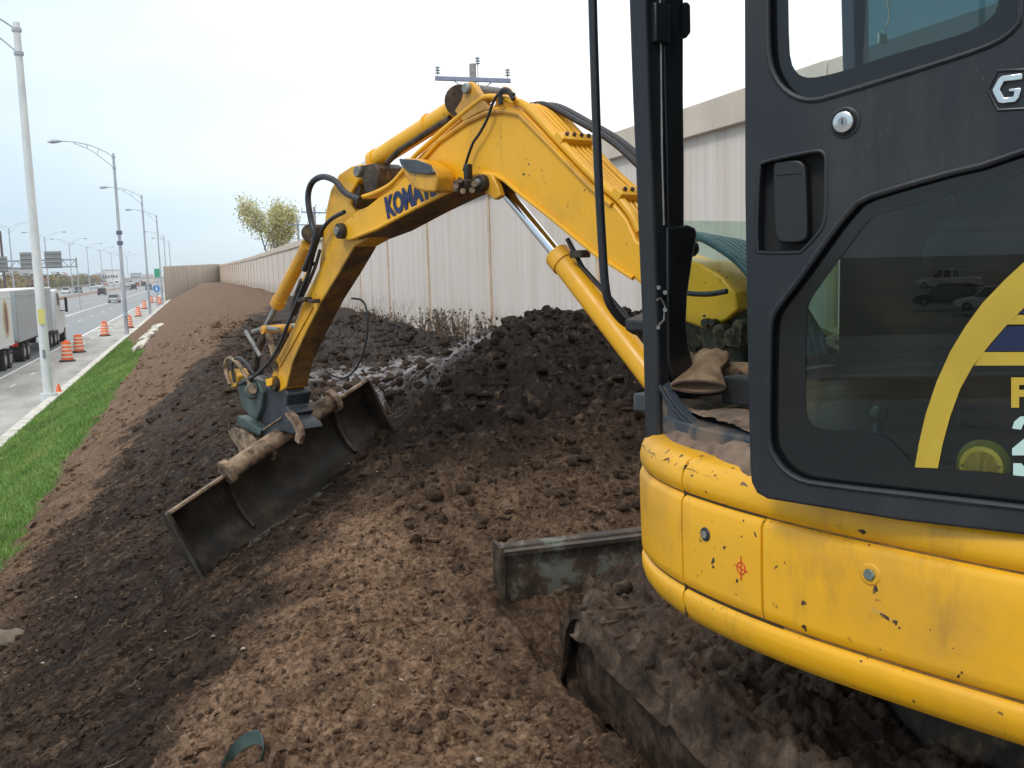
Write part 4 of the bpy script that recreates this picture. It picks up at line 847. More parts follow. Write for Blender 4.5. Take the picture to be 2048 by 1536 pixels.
# --- pipes over the boom back
def lifted(P, off, lift):
    q = Bs(P, off); o = []
    for i, p in enumerate(q):
        t = q[min(i+1, len(q)-1)]-q[max(i-1, 0)]; t /= np.linalg.norm(t); nn = np.cross(t, BN); nn = -nn if nn[2] < 0 else nn
        o.append(p+nn*lift)
    return o
topE = [(1032, 216), (1046, 224), (1075, 254), (1110, 292), (1181, 367), (1225, 404), (1252, 437), (1268, 470)]
for i, (o_, r_, l_) in enumerate(((.012, .017, .022), (.052, .009, .02), (.080, .009, .02), (.108, .009, .02), (.136, .009, .02), (.168, .015, .024))):
    MB().tube(lifted(topE, o_, l_), r_, 10, smooth=4).build('hydraulic_pipe', Mt['yelp'], EX, smooth=True)
for f_, w_ in ((3, .21), (5, .21)):
    p_ = lifted(topE, .10, .035); t_v = p_[f_+1]-p_[f_-1]; t_v /= np.linalg.norm(t_v); nn = np.cross(t_v, BN)
    c = MB().box(p_[f_], (.05, w_, .035), [t_v, BN, nn]).build('pipe_clamp', Mt['yelp'], EX, bevel=.004)
    bl = MB(); [bl.cyl(p_[f_]+BN*k-nn*.03, p_[f_]+BN*k+nn*.03, .008, 6) for k in (-.07, -.03, .01, .05)]; bl.build('bolt', Mt['iron'], c)
for k, (o_, sh) in enumerate(((.19, 0), (.205, 4), (.14, -3))):
    MB().tube([p+np.array([0, 0, z]) for p, z in zip(Bs([(975, 214), (1010, 205), (1046, 210), (1110, 250), (1160, 285), (1205, 325), (1262, 390), (1285, 430)], o_), (.0, .0, .01, .02, .03, .035, .04, .04))], .013, 8, smooth=5).build('hose', Mt['hose'], EX, smooth=True)
# pipes running forward along the nose
for o_, dy, r_ in ((-.005, 0, .012), (.02, 7, .011), (.04, -3, .010)):
    MB().tube(Bs([(1032, 206+dy*.4), (1008, 196+dy*.4), (975, 194+dy*.6), (952, 208+dy), (905, 246+dy), (860, 286+dy), (830, 314+dy), (806, 345+dy), (782, 370+dy), (752, 386+dy*.6), (728, 394)], o_), r_, 10, smooth=5).build('hydraulic_pipe', Mt['yelp'], EX, smooth=True)
MB().tube(Bs([(1040, 190), (1025, 186), (1010, 188), (998, 205), (985, 240), (970, 268), (958, 285), (950, 305), (938, 342)], -.03), .006, 8, smooth=5).build('lamp_cable', Mt['black'], EX, smooth=True)
MB().tube(Bs([(1012, 210), (1012, 186), (1026, 182), (1038, 200)], -.028), .010, 8, smooth=5).build('cable_loop', Mt['black'], EX, smooth=True)
# --- work lamp on the boom
lm = MB().prism([B(x, y)-BN*.02 for x, y in ((850, 318), (882, 322), (912, 340), (918, 356), (914, 386), (894, 386), (872, 380), (852, 356), (846, 338))], -BN*.10).build('work_lamp', Mt['yeld'], EX, bevel=.012, seg=3)
MB().prism([B(x, y)-BN*.122 for x, y in ((845, 320), (880, 322), (908, 332), (918, 350), (900, 352), (866, 348), (850, 334))], -BN*.012).build('lens', simple('lamp_lens', (.05, .055, .065), .12, .2, .4, 10, 0), lm, bevel=.005)
MB().box(B(932, 372, -.05), (.09, .08, .05), [BF, BN, (0, 0, 1)]).build('bracket', Mt['iron'], lm, bevel=.008)
MB().box(B(936, 345, -.05), (.03, .03, .07), [BF, BN, (0, 0, 1)]).build('plug', Mt['black'], lm, bevel=.006)
nutm = MB()
for q in ((912, 372), (926, 382), (944, 380), (948, 368), (920, 360)): nutm.cyl(B(*q, -.13), B(*q, -.08), .013, 6)
nutm.build('bolt', Mt['tan'], lm)
# --- bucket cylinder on the arm
cyC = MB().tube([B(616, 490, .10), B(557, 604, .10)], .038, 20).build('bucket_cylinder', Mt['yeld'], EX, smooth=30)
MB().tube([B(560, 598, .10), B(554, 610, .10)], .043, 20).build('gland', Mt['yeld'], cyC, smooth=30)
MB().tube([B(557, 605, .10), B(531, 656, .10)], .018, 14).build('rod', Mt['rod'], cyC, smooth=30)
MB().cyl(B(621, 466, .04), B(621, 466, .16), .05, 18).build('cylinder_eye', Mt['iron'], cyC, bevel=.006)
# linkage
def link(P, r, m='iron', off=(.02, .18), nm='link'):
    for o_ in off: MB().tube(Bs(P, o_), r, 8).build(nm, Mt[m], EX, smooth=True)
link([(527, 662), (510, 700), (503, 745)], .022); link([(527, 662), (540, 702), (546, 742)], .020, 'tan'); link([(500, 664), (527, 656), (552, 660)], .014, 'steel')
link([(500, 662), (518, 690), (530, 712)], .012, 'steel', (-.03,)); link([(552, 655), (572, 662), (576, 690)], .012, 'steel', (.2,))
pin(527, 660, .026, Mt['yeld'], o0=-.01, o1=.21)
# tiltrotator style coupler
cdk = simple('coupler_dark', (.022, .028, .036), .5, .1, .5, 9, .2); cgr = simple('coupler_green', (.045, .072, .068), .45, .1, .45, 12, .25)
cp = MB().prism(Bs([(474, 772), (482, 758), (497, 752), (515, 762), (524, 785), (522, 815), (512, 842), (497, 832), (484, 812), (478, 795)]), BN*.06).build('tilt_coupler', cgr, EX, bevel=.012, seg=3)
MB().prism(Bs([(512, 775), (560, 780), (566, 790), (562, 815), (572, 828), (560, 850), (530, 862), (512, 842)], .03), BN*.16).build('coupler_block', cdk, cp, bevel=.012, seg=3)
MB().prism(Bs([(485, 830), (532, 858), (528, 871), (482, 848)], -.03), BN*.06).build('saddle_flange', cgr, cp, bevel=.004)
MB().prism(Bs([(530, 858), (568, 833), (592, 848), (598, 860), (590, 868), (566, 862), (548, 880), (541, 895), (530, 868)], -.01), BN*.17).build('saddle', cdk, cp, bevel=.006)
MB().tube(Bs([(531, 859), (568, 834)], -.014), .006, 8).build('saddle_edge', Mt['tan'], cp, smooth=True)
for o_ in (-.07, .01): MB().prism(Bs([(476, 858), (486, 853), (500, 856), (520, 868), (538, 888), (544, 908), (537, 928), (526, 916), (502, 912), (496, 892), (482, 874)], o_), BN*.025).build('hanger_hook', Mt['tan'], cp, bevel=.006)
MB().prism(Bs([(573, 827), (582, 821), (593, 830), (604, 850), (609, 870), (603, 888), (594, 880), (597, 864), (590, 848)], -.02), BN*.03).build('hanger_hook', Mt['tan'], cp, bevel=.006)
MB().cyl(B(520, 795, .19), B(548, 800, .19), .03, 14).build('port', Mt['iron'], cp)
MB().cyl(B(506, 782, -.02), B(506, 782, .02), .05, 22).build('hub', Mt['green'], cp, bevel=.008); MB().cyl(B(506, 780, -.03), B(506, 780, .0), .025, 16).build('hub_bolt', Mt['tan'], cp, bevel=.004)
MB().cyl(B(578, 766, .16), B(590, 768, .26), .085, 22).build('side_motor', Mt['iron'], cp, bevel=.012)
MB().prism(Bs([(458, 742), (468, 738), (476, 752), (474, 772), (464, 776), (456, 760)], -.0), BN*.08).build('hose_guard', simple('guard_yellow', (.55, .30, .03), .5, 0, .4, 12, .2), cp, bevel=.006)
MB().prism(Bs([(534, 758), (548, 754), (546, 770), (536, 772)], -.01), BN*.02).build('guard_patch', Mt['yel'], cp)
for P, r_, m_ in (([(466, 768), (456, 735), (462, 716), (480, 724), (498, 752), (508, 775)], .012, 'tan'), ([(475, 765), (470, 730), (482, 715), (500, 728), (515, 748)], .010, 'hose')):
    MB().tube(Bs(P, -.02), r_, 8, smooth=5).build('hose', Mt[m_], cp, smooth=True)
# hoses on the arm
for P, off, r_, m_ in (([(730, 400), (700, 385), (680, 362), (655, 354), (634, 366), (626, 395), (632, 440), (640, 470), (634, 500), (618, 540)], -.03, .016, 'hose'),
    ([(694, 424), (668, 438), (648, 462), (634, 500), (622, 545), (604, 590), (580, 650), (556, 705), (525, 742), (496, 762), (480, 768)], -.015, .011, 'hose'),
    ([(640, 600), (662, 606), (671, 640), (668, 690), (652, 738), (630, 762), (608, 760), (590, 748)], .2, .006, 'hose'),
    ([(640, 500), (628, 540), (606, 590), (590, 630)], .0, .009, 'iron'), ([(622, 510), (612, 545), (596, 580)], .01, .012, 'yeld'), ([(604, 560), (590, 600), (584, 622)], .0, .016, 'iron')):
    MB().tube(Bs(P, off), r_, 10, smooth=6).build('hose', Mt[m_], EX, smooth=True)
for q in ((622, 528), (612, 598), (606, 600), (628, 602)): MB().box(B(*q, -.005), (.05, .05, .022), [BF, BN, (0, 0, 1)]).build('hose_clip', Mt['iron'], arm, bevel=.004)

# --- ditching bucket -------------------------------------------------------
LT = np.array([-.245, 5.45, 3.107]); RT = np.array([.98, 6.05, 3.71]); e_ = RT-LT; BW = np.linalg.norm(e_); e_ /= BW
mdir = np.cross(e_, (0, 0, 1)); mdir /= np.linalg.norm(mdir); 
if mdir[1] > 0: mdir = -mdir
u_ = np.cross(e_, mdir); u_ = -u_ if u_[2] < 0 else u_
BO = LT-u_*.43
def K(a, b, c): return BO+e_*a+u_*b+mdir*c          # along width, up, towards the machine
prof = [(.43, 0), (.42, -.05), (.38, -.10), (.30, -.135), (.21, -.15), (.13, -.14), (.07, -.11), (.03, -.06), (0.0, .0), (-.02, .05)]
pc = catmull([(a, b, 0) for a, b in prof], 4)
bk = MB(); n_ = len(pc); t0 = .014
V = []
for q in (0, BW):
    for i in range(n_): V.append(K(q, pc[i][0], pc[i][1]))
for q in (0, BW):
    for i in range(n_):
        a = pc[min(i+1, n_-1)]-pc[max(i-1, 0)]; a /= np.linalg.norm(a); nn = np.array([a[1], -a[0]]); c0 = np.array([.25, .0]); nn = nn if np.dot(nn, np.array([pc[i][0], pc[i][1]])-c0) > 0 else -nn
        V.append(K(q, pc[i][0]+nn[0]*t0, pc[i][1]+nn[1]*t0))
Fq = []
for i in range(n_-1):
    Fq += [(i, i+1, n_+i+1, n_+i), (2*n_+i, 3*n_+i, 3*n_+i+1, 2*n_+i+1), (i, 2*n_+i, 2*n_+i+1, i+1), (n_+i, n_+i+1, 3*n_+i+1, 3*n_+i)]
Fq += [(0, n_, 3*n_, 2*n_), (n_-1, 3*n_-1, 4*n_-1, 2*n_-1)]
bucket = bk.add(V, Fq).build('bucket', Mt['bucket'], EX, smooth=35)
for a in (0, BW-.014):
    MB().prism([K(a, p[0], p[1]) for p in pc[:-1]], e_*.014).build('side_plate', Mt['bucket'], bucket)
MB().box(K(BW/2, .0, .02), (BW+.01, .05, .014), [e_, mdir, u_]).build('cutting_edge', Mt['worn'], bucket, bevel=.003)
MB().box(K(BW/2, .438, -.004), (BW, .02, .018), [e_, mdir, u_]).build('top_lip', Mt['tan'], bucket, bevel=.003)
MB().prism([K(-.008, p[0], p[1]) for p in ((.44, .01), (.44, -.03), (.0, -.03), (-.02, .03))], e_*.006).build('edge_strip', Mt['worn'], bucket)
a0, a1 = BW*.27, BW*.80
MB().tube([K(a0, .45, .0), K(a1, .45, .0)], .052, 20).build('torque_tube', Mt['tan'], bucket, smooth=30)
for a in (a0, a1): MB().cyl(K(a-.02, .45, .0), K(a+.02, .45, .0), .072, 22).build('tube_collar', Mt['tan'], bucket, bevel=.004)
for a in (a0, a1+.02):
    inner = [K(a, p[0]+(.2-p[0])*.18, p[1]+(.0-p[1])*.25) for p in pc[:-8]]
    MB().prism([K(a, p[0], p[1]) for p in pc[:-8]]+inner[::-1], e_*.016).build('gusset', Mt['iron'], bucket)
# --- upper structure (r = right, f = forward, measured from the viewpoint) --
T2 = R(-20.5); UR = np.array([math.cos(T2), -math.sin(T2), 0]); UF = np.array([math.sin(T2), math.cos(T2), 0])
def U(r, f, z): return UR*r+UF*f+np.array([0, 0, z])
def UA(px, py, f): return atpl(px, py, U(0, f, 0), UF)       # on a plane across the machine
def UL(px, py, r): return atpl(px, py, U(r, 0, 0), UR)       # on a plane along the machine
rawp = [(2.75, 2.06), (2.4, 2.05), (2.14, 2.01), (1.96, 1.905), (1.85, 1.79), (1.765, 1.62), (1.715, 1.42), (1.692, 1.2), (1.695, .95), (1.713, .7), (1.75, .45), (1.83, .2), (2.02, -.02), (2.3, -.16), (2.75, -.2), (3.2, -.12), (3.52, .2), (3.68, .7), (3.68, 1.3), (3.56, 1.75), (3.25, 2.0)]
pp = np.array([q[:2] for q in catmull([(a, b, 0) for a, b in rawp], 24, closed=True)]); pp = np.vstack([pp, pp[:1]])
sl = np.concatenate([[0], np.cumsum(np.linalg.norm(np.diff(pp, axis=0), axis=1))]); SL = sl[-1]
def path_at(s): s = s % SL; return np.array([np.interp(s, sl, pp[:, 0]), np.interp(s, sl, pp[:, 1])])
def pnorm(s): t = path_at(s+.01)-path_at(s-.01); t /= np.linalg.norm(t); return np.array([t[1], -t[0]])*(-1)   # outward
_c = np.array([2.7, 1.0])
def pn(s):
    n = pnorm(s); return n if np.dot(n, path_at(s)-_c) > 0 else -n
def bhit(px, py):
    """world point and frame on the body side seen along this direction"""
    d = ray(px, py); dr = np.array([d.dot(UR), d.dot(UF)]); best = None
    for i in range(len(pp)-1):
        a, b2 = pp[i], pp[i+1]; mm_ = np.array([[dr[0], a[0]-b2[0]], [dr[1], a[1]-b2[1]]])
        if abs(np.linalg.det(mm_)) < 1e-12: continue
        t, q = np.linalg.solve(mm_, a)
        if t > 0 and 0 <= q <= 1 and (best is None or t < best[0]): best = (t, sl[i]+q*(sl[i+1]-sl[i]))
    return best[1], CAMH+d[2]*best[0]
def bpt(s, z, off=0.0): p = path_at(s)+pn(s)*off; return U(p[0], p[1], z)
s1 = bhit(1366, 1100)[0]; s2 = bhit(1525, 1150)[0]; s3 = bhit(2010, 1250)[0]
prof = [(-.42, 3.925), (-.06, 3.930), (-.035, 3.926), (-.015, 3.914), (-.003, 3.893), (.002, 3.872), (.0, 3.852), (-.006, 3.842), (-.012, 3.837), (-.012, 3.833), (-.002, 3.827), (.003, 3.815), (.003, 3.76), (.002, 3.70), (0, 3.63), (-.001, 3.612), (-.008, 3.604), (-.014, 3.600), (-.014, 3.596), (-.004, 3.590), (.0, 3.580), (-.001, 3.560), (-.008, 3.535), (-.024, 3.512), (-.05, 3.50), (-.3, 3.50)]
smp = list(np.arange(0, SL, .02))
for s_ in (s1, s2, s3): smp += [s_-.007, s_-.004, s_-.0015, s_+.0015, s_+.004, s_+.007]
smp = sorted(smp)
bs = MB(); V = []; nP = len(prof)
for s_ in smp:
    for (o_, z) in prof:
        dd = 0
        if abs(s_-s1) < .003: dd = -.012
        if abs(s_-s2) < .003 and 3.604 < z < 3.83: dd = -.009
        zz = z
        # the lower lip groove ends before the rear bumper
        V.append(bpt(s_, zz, o_+dd if z > 3.505 else o_))
n = len(smp); Fq = [(i*nP+j, i*nP+j+1, ((i+1) % n)*nP+j+1, ((i+1) % n)*nP+j) for i in range(n) for j in range(nP-1)]
Fq.append(tuple(i*nP for i in range(n))); Fq.append(tuple(i*nP+nP-1 for i in range(n)))
shell = bs.add(V, Fq).build('body_cowl', Mt['yelb'], EX, smooth=48)
seam = flat('seam_grime', (.035, .022, .012), .8)
for s_, z0, z1 in ((s1, 3.52, 3.905), (s2, 3.606, 3.828)): MB().tube([bpt(s_, z, -.0085) for z in np.linspace(z0, z1, 12)], .0035, 6).build('panel_gap', seam, shell, smooth=True)
for z, a, c in ((3.835, s1, s2), (3.598, s1, s2+.05)): MB().tube([bpt(q, z, -.0125) for q in np.linspace(a, c, 30)], .0035, 6).build('panel_gap', seam, shell, smooth=True)
for z in (3.835, 3.598): MB().tube([bpt(q, z, -.0135) for q in np.arange(0, SL, .02)], .0028, 6).build('panel_groove', simple('groove_grime', (.20, .11, .03), .8, 0, .5, 30, 0), shell, smooth=True)
# lock, bolt and sprayed mark
def on_body(px, py): s_, z = bhit(px, py); n2 = pn(s_); return bpt(s_, z), U(n2[0], n2[1], 0)
P_, n3 = on_body(1413, 1068); lk = MB().cyl(P_-n3*.01, P_+n3*.006, .017, 24).build('cowl_lock', mat('lock_rim', (.05, .06, .06), .3, .6), shell, bevel=.002); MB().cyl(P_+n3*.004, P_+n3*.009, .009, 16).build('keyhole', Mt['steel'], shell)
P_, n3 = on_body(1742, 1148); ring = []; tt = np.cross(n3, (0, 0, 1))
MB().cyl(P_-n3*.006, P_+n3*.0055, .026, 28, .022).build('bolt_boss', Mt['yelb'], shell, bevel=.003); MB().cyl(P_, P_+n3*.010, .013, 6).build('bolt', simple('zinc_bolt', (.25, .30, .28), .35, .7, .3, 30, 0), shell, bevel=.002)
redp = flat('red_marker', (.60, .03, .02), .6); P_, n3 = on_body(1484, 1136); tt = np.cross(n3, (0, 0, 1)); cr_ = MB()
cr_.tube([P_+n3*.003+tt*(.0125*math.cos(a))+np.array([0, 0, .014*math.sin(a)]) for a in np.linspace(0, 6.28, 22)], .0013, 5)
cr_.tube([P_+n3*.003+np.array([0, 0, -.028]), P_+n3*.003+np.array([0, 0, .028])], .0014, 5); cr_.tube([P_+n3*.003+tt*.02+np.array([0, 0, .004]), P_+n3*.003-tt*.02+np.array([0, 0, -.004])], .0014, 5); cr_.build('spray_mark', redp, shell)
# belly plate and slew ring under the body
b = MB(); b.tube([U(2.71, 1.1, 2.95), U(2.71, 1.1, 3.5)], .42, 32); b.build('slew_ring', Mt['iron'], EX)
# mud lying on the deck edge and on the sill
def deckmud():
    r = []; ss_ = np.arange(s2-1.35, s2+.16, .012); os_ = np.linspace(-.40, -.004, 36); V = []
    for s_ in ss_:
        for o_ in os_: p = path_at(s_)+pn(s_)*o_; r.append((p[0], p[1], o_, s_))
    A = np.array(r); z = 3.985+.007*fbm(A[:, 0], A[:, 1], 5, 4, 7)+.010*billow(A[:, 0], A[:, 1], 16, 3, 8)+.012*cells(A[:, 0], A[:, 1], 16, 9)[0]-.075*ss(-.085, -.015, A[:, 2]+.07*fbm(A[:, 0], A[:, 1], 3, 2, 10))-.02
    V = [U(a[0], a[1], q) for a, q in zip(A, z)]; n1, n2 = len(ss_), len(os_)
    MB().add(V, [(i*n2+j, i*n2+j+1, (i+1)*n2+j+1, (i+1)*n2+j) for i in range(n1-1) for j in range(n2-1)]).build('deck_dirt', Mt['dirt'], EX, smooth=180)
deckmud()
# --- cab ------------------------------------------------------------------
ZT = 5.68
base = MB().prism([U(r, f, 3.935) for r, f in ((1.80, 1.38), (1.84, 1.6), (1.95, 1.84), (2.0, 1.90), (2.9, 1.94), (2.95, .4), (1.80, .4))], (0, 0, .05)).build('cab_floor', Mt['cabmud'], EX, bevel=.006)
def heights(r0, r1, f0, f1, z0, amp, n1, n2, seed):
    a = np.linspace(r0, r1, n1); c = np.linspace(f0, f1, n2); A, C2 = np.meshgrid(a, c); z = z0+amp*(fbm(A, C2, 4, 4, seed)+.8*billow(A, C2, 14, 3, seed+2))-.05*ss(1.46, 1.54, A/C2)
    V = [U(x, y, q) for x, y, q in zip(A.ravel(), C2.ravel(), z.ravel())]; bad = (A < 1.815+.33*np.maximum(C2-1.38, 0)).ravel()
    return MB().add(V, [q for q in [(i*n1+j, i*n1+j+1, (i+1)*n1+j+1, (i+1)*n1+j) for i in range(n2-1) for j in range(n1-1)] if not (bad[q[0]] or bad[q[1]] or bad[q[2]] or bad[q[3]])])
heights(1.80, 2.85, 1.3, 1.88, 3.996, .014, 190, 120, 31).build('floor_dirt', Mt['dirt'], base, smooth=180)
MB().prism([U(r, f, 3.986) for r, f in ((1.82, .45), (1.82, 1.36), (2.3, 1.50), (2.86, 1.82), (2.9, .45))], (0, 0, .012)).build('floor_shade_sheet', Mt['black'], base)  # black sheet added to darken the cab interior
# A-pillar and door-opening frame, traced on the cab side
def UP(P, f): return [UA(x, y, f) for x, y in P]
pf = 1.86
MB().prism(UP([(1228, -480), (1248, -120), (1255, 0), (1262, 200), (1268, 330), (1275, 500), (1283, 690), (1288, 888), (1312, 884), (1311, 690), (1308, 500), (1304, 330), (1300, 200), (1296, 0), (1290, -120), (1278, -480)], pf), -UF*.06).build('front_pillar', Mt['cab'], EX, bevel=.012, seg=3)
MB().prism(UP([(1292, -120), (1298, 0), (1302, 200), (1306, 330), (1309, 460), (1311, 690), (1318, 745), (1332, 740), (1342, 600), (1342, 450), (1342, 330), (1340, 200), (1340, 0), (1336, -120), (1322, -480), (1276, -480)], pf-.01), -UF*.05).build('pillar_inner', Mt['black'], EX, bevel=.006)
MB().tube(UP([(1318, -120), (1322, 100), (1324, 300), (1328, 450)], pf-.065), .003, 6).build('seal_line', Mt['steel'], EX)
MB().prism(UP([(1310, 455), (1352, 450), (1368, 456), (1371, 470), (1362, 520), (1352, 590), (1350, 640), (1355, 690), (1366, 735), (1352, 745), (1345, 758), (1330, 780), (1312, 720)], pf-.02), -UF*.045).build('pillar_lower_trim', simple('trim_black', (.012, .013, .014), .3, 0, .4, 12, .1), EX, bevel=.008)
# hand-cast bolts on the trim
tb = MB(); [tb.cyl(UA(x, y, pf-.06), UA(x, y, pf-.08), .006, 8) for x, y in ((1317, 575), (1330, 620), (1316, 655), (1330, 585))]; tb.tube(UP([(1314, 600), (1322, 596), (1330, 612), (1328, 640), (1318, 650)], pf-.07), .003, 6); tb.build('trim_bolt', Mt['steel'], EX)
GN = UR*.46-UF*.16; GN /= np.linalg.norm(GN); GP = U(1.945, 1.835, 0)
def UG(P, o=0): return [atpl(x, y, GP, GN)+GN*o for x, y in P]
MB().prism(UG([(1309, 720), (1314, 745), (1326, 775), (1345, 805), (1368, 832), (1392, 852), (1420, 872), (1500, 892), (1500, 912), (1400, 899), (1340, 886), (1300, 886)]), GN*.03).build('sill_gusset', Mt['cabmud'], EX, bevel=.004)
MB().tube(UG([(1309, 722), (1314, 748), (1327, 778), (1346, 808), (1369, 835), (1393, 855), (1420, 872)], -.006), .006, 8, smooth=4).build('frame_edge', Mt['cab'], EX, smooth=True)
# sill strip running back under the door
MB().prism([U(1.785, .35, 3.955), U(1.785, 1.38, 3.955), U(1.785, 1.38, 3.988), U(1.785, .35, 3.988)], UR*.03).build('door_sill', Mt['cabmud'], EX, bevel=.004)
# catch on the pillar
lt = MB().box((UA(1318, 48, pf-.06)), (.055, .03, .10), [UR, UF, (0, 0, 1)]).build('door_catch', Mt['cab'], EX, bevel=.005)
MB().prism(UP([(1338, 14), (1358, 8), (1365, 14), (1366, 70), (1358, 80), (1338, 84)], pf-.03), -UF*.03).build('latch_block', Mt['black'], lt, bevel=.005)
# grab rail in front of the pillar
MB().tube([U(2.0, 1.90, 5.70), U(1.93, 1.96, 5.72), U(1.86, 1.98, 5.66)]+UP([(1180, -300), (1184, -60), (1188, 100), (1196, 330), (1205, 500), (1211, 575), (1220, 608), (1240, 636), (1258, 650)], 1.98), .0125, 14, smooth=4).build('grab_rail', Mt['cab'], EX, smooth=True)
MB().prism(UP([(1248, 640), (1285, 624), (1290, 676), (1262, 668), (1250, 660)], 1.95), -UF*.07).build('rail_bracket', Mt['cab'], EX, bevel=.005)
# roof, rear wall, right side
MB().prism([U(r, f, ZT) for r, f in ((1.76, 1.80), (1.88, 1.93), (2.9, 1.95), (2.97, 1.85), (2.97, .38), (1.80, .38))], (0, 0, .07)).build('cab_roof', Mt['cab'], EX, bevel=.03, seg=3)
MB().prism([U(1.82, .40, z) for z in (3.98,)]+[U(2.95, .40, 3.98), U(2.95, .40, ZT), U(1.82, .40, ZT)], UF*.05).build('rear_wall', Mt['dark'], EX)
MB().prism([U(2.92, .45, 3.98), U(2.92, 1.90, 3.98), U(2.92, 1.90, 4.84), U(2.92, .45, 4.84)], UR*.04).build('side_panel', Mt['dark'], EX)
MB().prism([U(2.94, .45, 4.84), U(2.94, 1.86, 4.84), U(2.94, 1.86, ZT), U(2.94, .45, ZT)], UR*.005).build('side_window', Mt['gl_blue'], EX)
MB().prism(UP([(1682, -480), (1681, 0), (1684, 130), (1690, 300), (1696, 480), (1702, 700), (1704, 870), (1724, 870), (1722, 480), (1712, 130), (1708, -480)], 1.90), -UF*.05).build('right_pillar', simple('pillar_blue', (.02, .035, .06), .4, 0, .3, 5, 0), EX, bevel=.006)
for r_ in (2.05,): pass
MB().prism([U(2.945, f, 4.86) for f in (.9, .93)]+[U(2.945, .93, ZT), U(2.945, .9, ZT)], -UR*.02).build('window_bar', Mt['cab'], EX)
MB().prism([U(1.98, 1.905, 4.02), U(2.92, 1.905, 4.02), U(2.92, 1.905, 4.515), U(1.98, 1.905, 4.515)], UF*.005).build('front_window', Mt['gl_green'], EX)
MB().prism([U(1.95, 1.88, 3.98), U(2.92, 1.90, 3.98), U(2.92, 1.90, 4.03), U(1.95, 1.88, 4.03)], UF*.05).build('front_sill', Mt['cabmud'], EX, bevel=.005)
MB().prism([U(1.9, 1.86, 5.56), U(2.94, 1.88, 5.56), U(2.94, 1.88, 5.68), U(1.9, 1.86, 5.68)], UF*.06).build('front_header', Mt['cab'], EX)
# tag hanging on a cord in the cab
c0 = UA(1765, 78, 1.55); c1 = UA(1776, -60, 1.55); MB().tube([c1, UA(1774, -10, 1.55), UA(1778, 20, 1.55), UA(1776, 48, 1.55), c0+np.array([0, 0, .02])], .0022, 6, smooth=3).build('cord', flat('cord_cream', (.5, .5, .38)), EX)
MB().box(c0, (.042, .006, .028), [UR*.98, UF, (0, 0, 1)]).build('hanging_tag', flat('tag_cream', (.55, .72, .60)), EX, bevel=.002)
# seat, console and foot box
st = MB().prism([U(2.12, .62, 4.30), U(2.12, 1.18, 4.33), U(2.12, 1.18, 4.45), U(2.12, .62, 4.42)], UR*.5).build('seat', Mt['dark'], EX, bevel=.04, seg=3)
MB().prism([U(2.14, .60, 4.42), U(2.14, .74, 4.42), U(2.14, .64, 5.0), U(2.14, .52, 5.0)], UR*.46).build('backrest', Mt['dark'], st, bevel=.04, seg=3)
MB().box(U(2.37, .9, 4.15), (.4, .4, .3), [UR, UF, (0, 0, 1)]).build('seat_base', Mt['dark'], st, bevel=.01)
MB().box(U(2.78, 1.1, 4.25), (.2, .7, .5), [UR, UF, (0, 0, 1)]).build('console', Mt['dark'], EX, bevel=.03)
lv = MB(); lv.tube([U(2.72, 1.35, 4.4), U(2.70, 1.42, 4.62)], [.01, .012], 8); lv.tube([U(2.70, 1.42, 4.62), U(2.69, 1.43, 4.74)], [.022, .02], 10); lv.build('control_lever', Mt['black'], EX, smooth=True)
kn = UA(1757, 830, 1.2); MB().tube([UA(1750, 905, 1.2), kn], [.012, .010], 8).build('floor_lever', Mt['steel'], EX, smooth=True); v_, f_ = ico(2); b = MB(); b.v = [tuple(kn+q*.022) for q in v_]; b.f = [tuple(q) for q in f_]; b.build('lever_knob', flat('knob', (.10, .14, .12), .15), EX, smooth=True)
fb = UA(1488, 780, 1.64); MB().box(fb, (.07, .10, .075), [UR, UF, (0, 0, 1)]).build('foot_box', Mt['dark'], EX, bevel=.006)
# mirror pod seen in front of the glass, hoses looping to the boom foot
kb = UA(1383, 497, 1.97); b = MB(); b.v = [tuple(kb+q*np.array([.024, .024, .026])) for q in v_]; b.f = [tuple(q) for q in f_]; b.build('rubber_stop', Mt['black'], EX, smooth=True)
for i in range(7):
    o_ = -.06+.05*i; dy = i*7
    MB().tube(Bs([(1360, 468+i*3), (1390, 466+i*3), (1425, 476+dy*.6), (1465, 498+dy*1.1), (1500, 525+dy*1.5), (1535, 570+dy*1.6), (1560, 640+dy), (1570, 720)], o_), .013, 10, smooth=5).build('hose', Mt['hoseblue'], EX, smooth=True)
MB().tube(Bs([(1352, 566), (1400, 582), (1450, 586), (1490, 580)], -.1), .009, 8, smooth=4).build('hose', Mt['hose'], EX, smooth=True)
# swing post
MB().prism(Bs([(1370, 560), (1440, 560), (1472, 600), (1480, 700), (1478, 800), (1400, 800), (1390, 690)], .03), BN*.15).build('swing_post', Mt['iron'], EX, bevel=.02)
MB().prism(Bs([(1318, 768), (1352, 770), (1400, 730), (1420, 800), (1345, 818), (1322, 800)], .05), BN*.10).build('cylinder_mount', Mt['iron'], EX, bevel=.01)
ir = MB(); rr_ = random.Random(2)
for q in range(16): 
    c = B(rr_.uniform(1405, 1478), rr_.uniform(645, 690), -.03); ir.cyl(c, c+BN*rr_.uniform(.02, .06), rr_.uniform(.012, .026), 8)
ir.build('pipe_fittings', Mt['iron'], EX, bevel=.003)

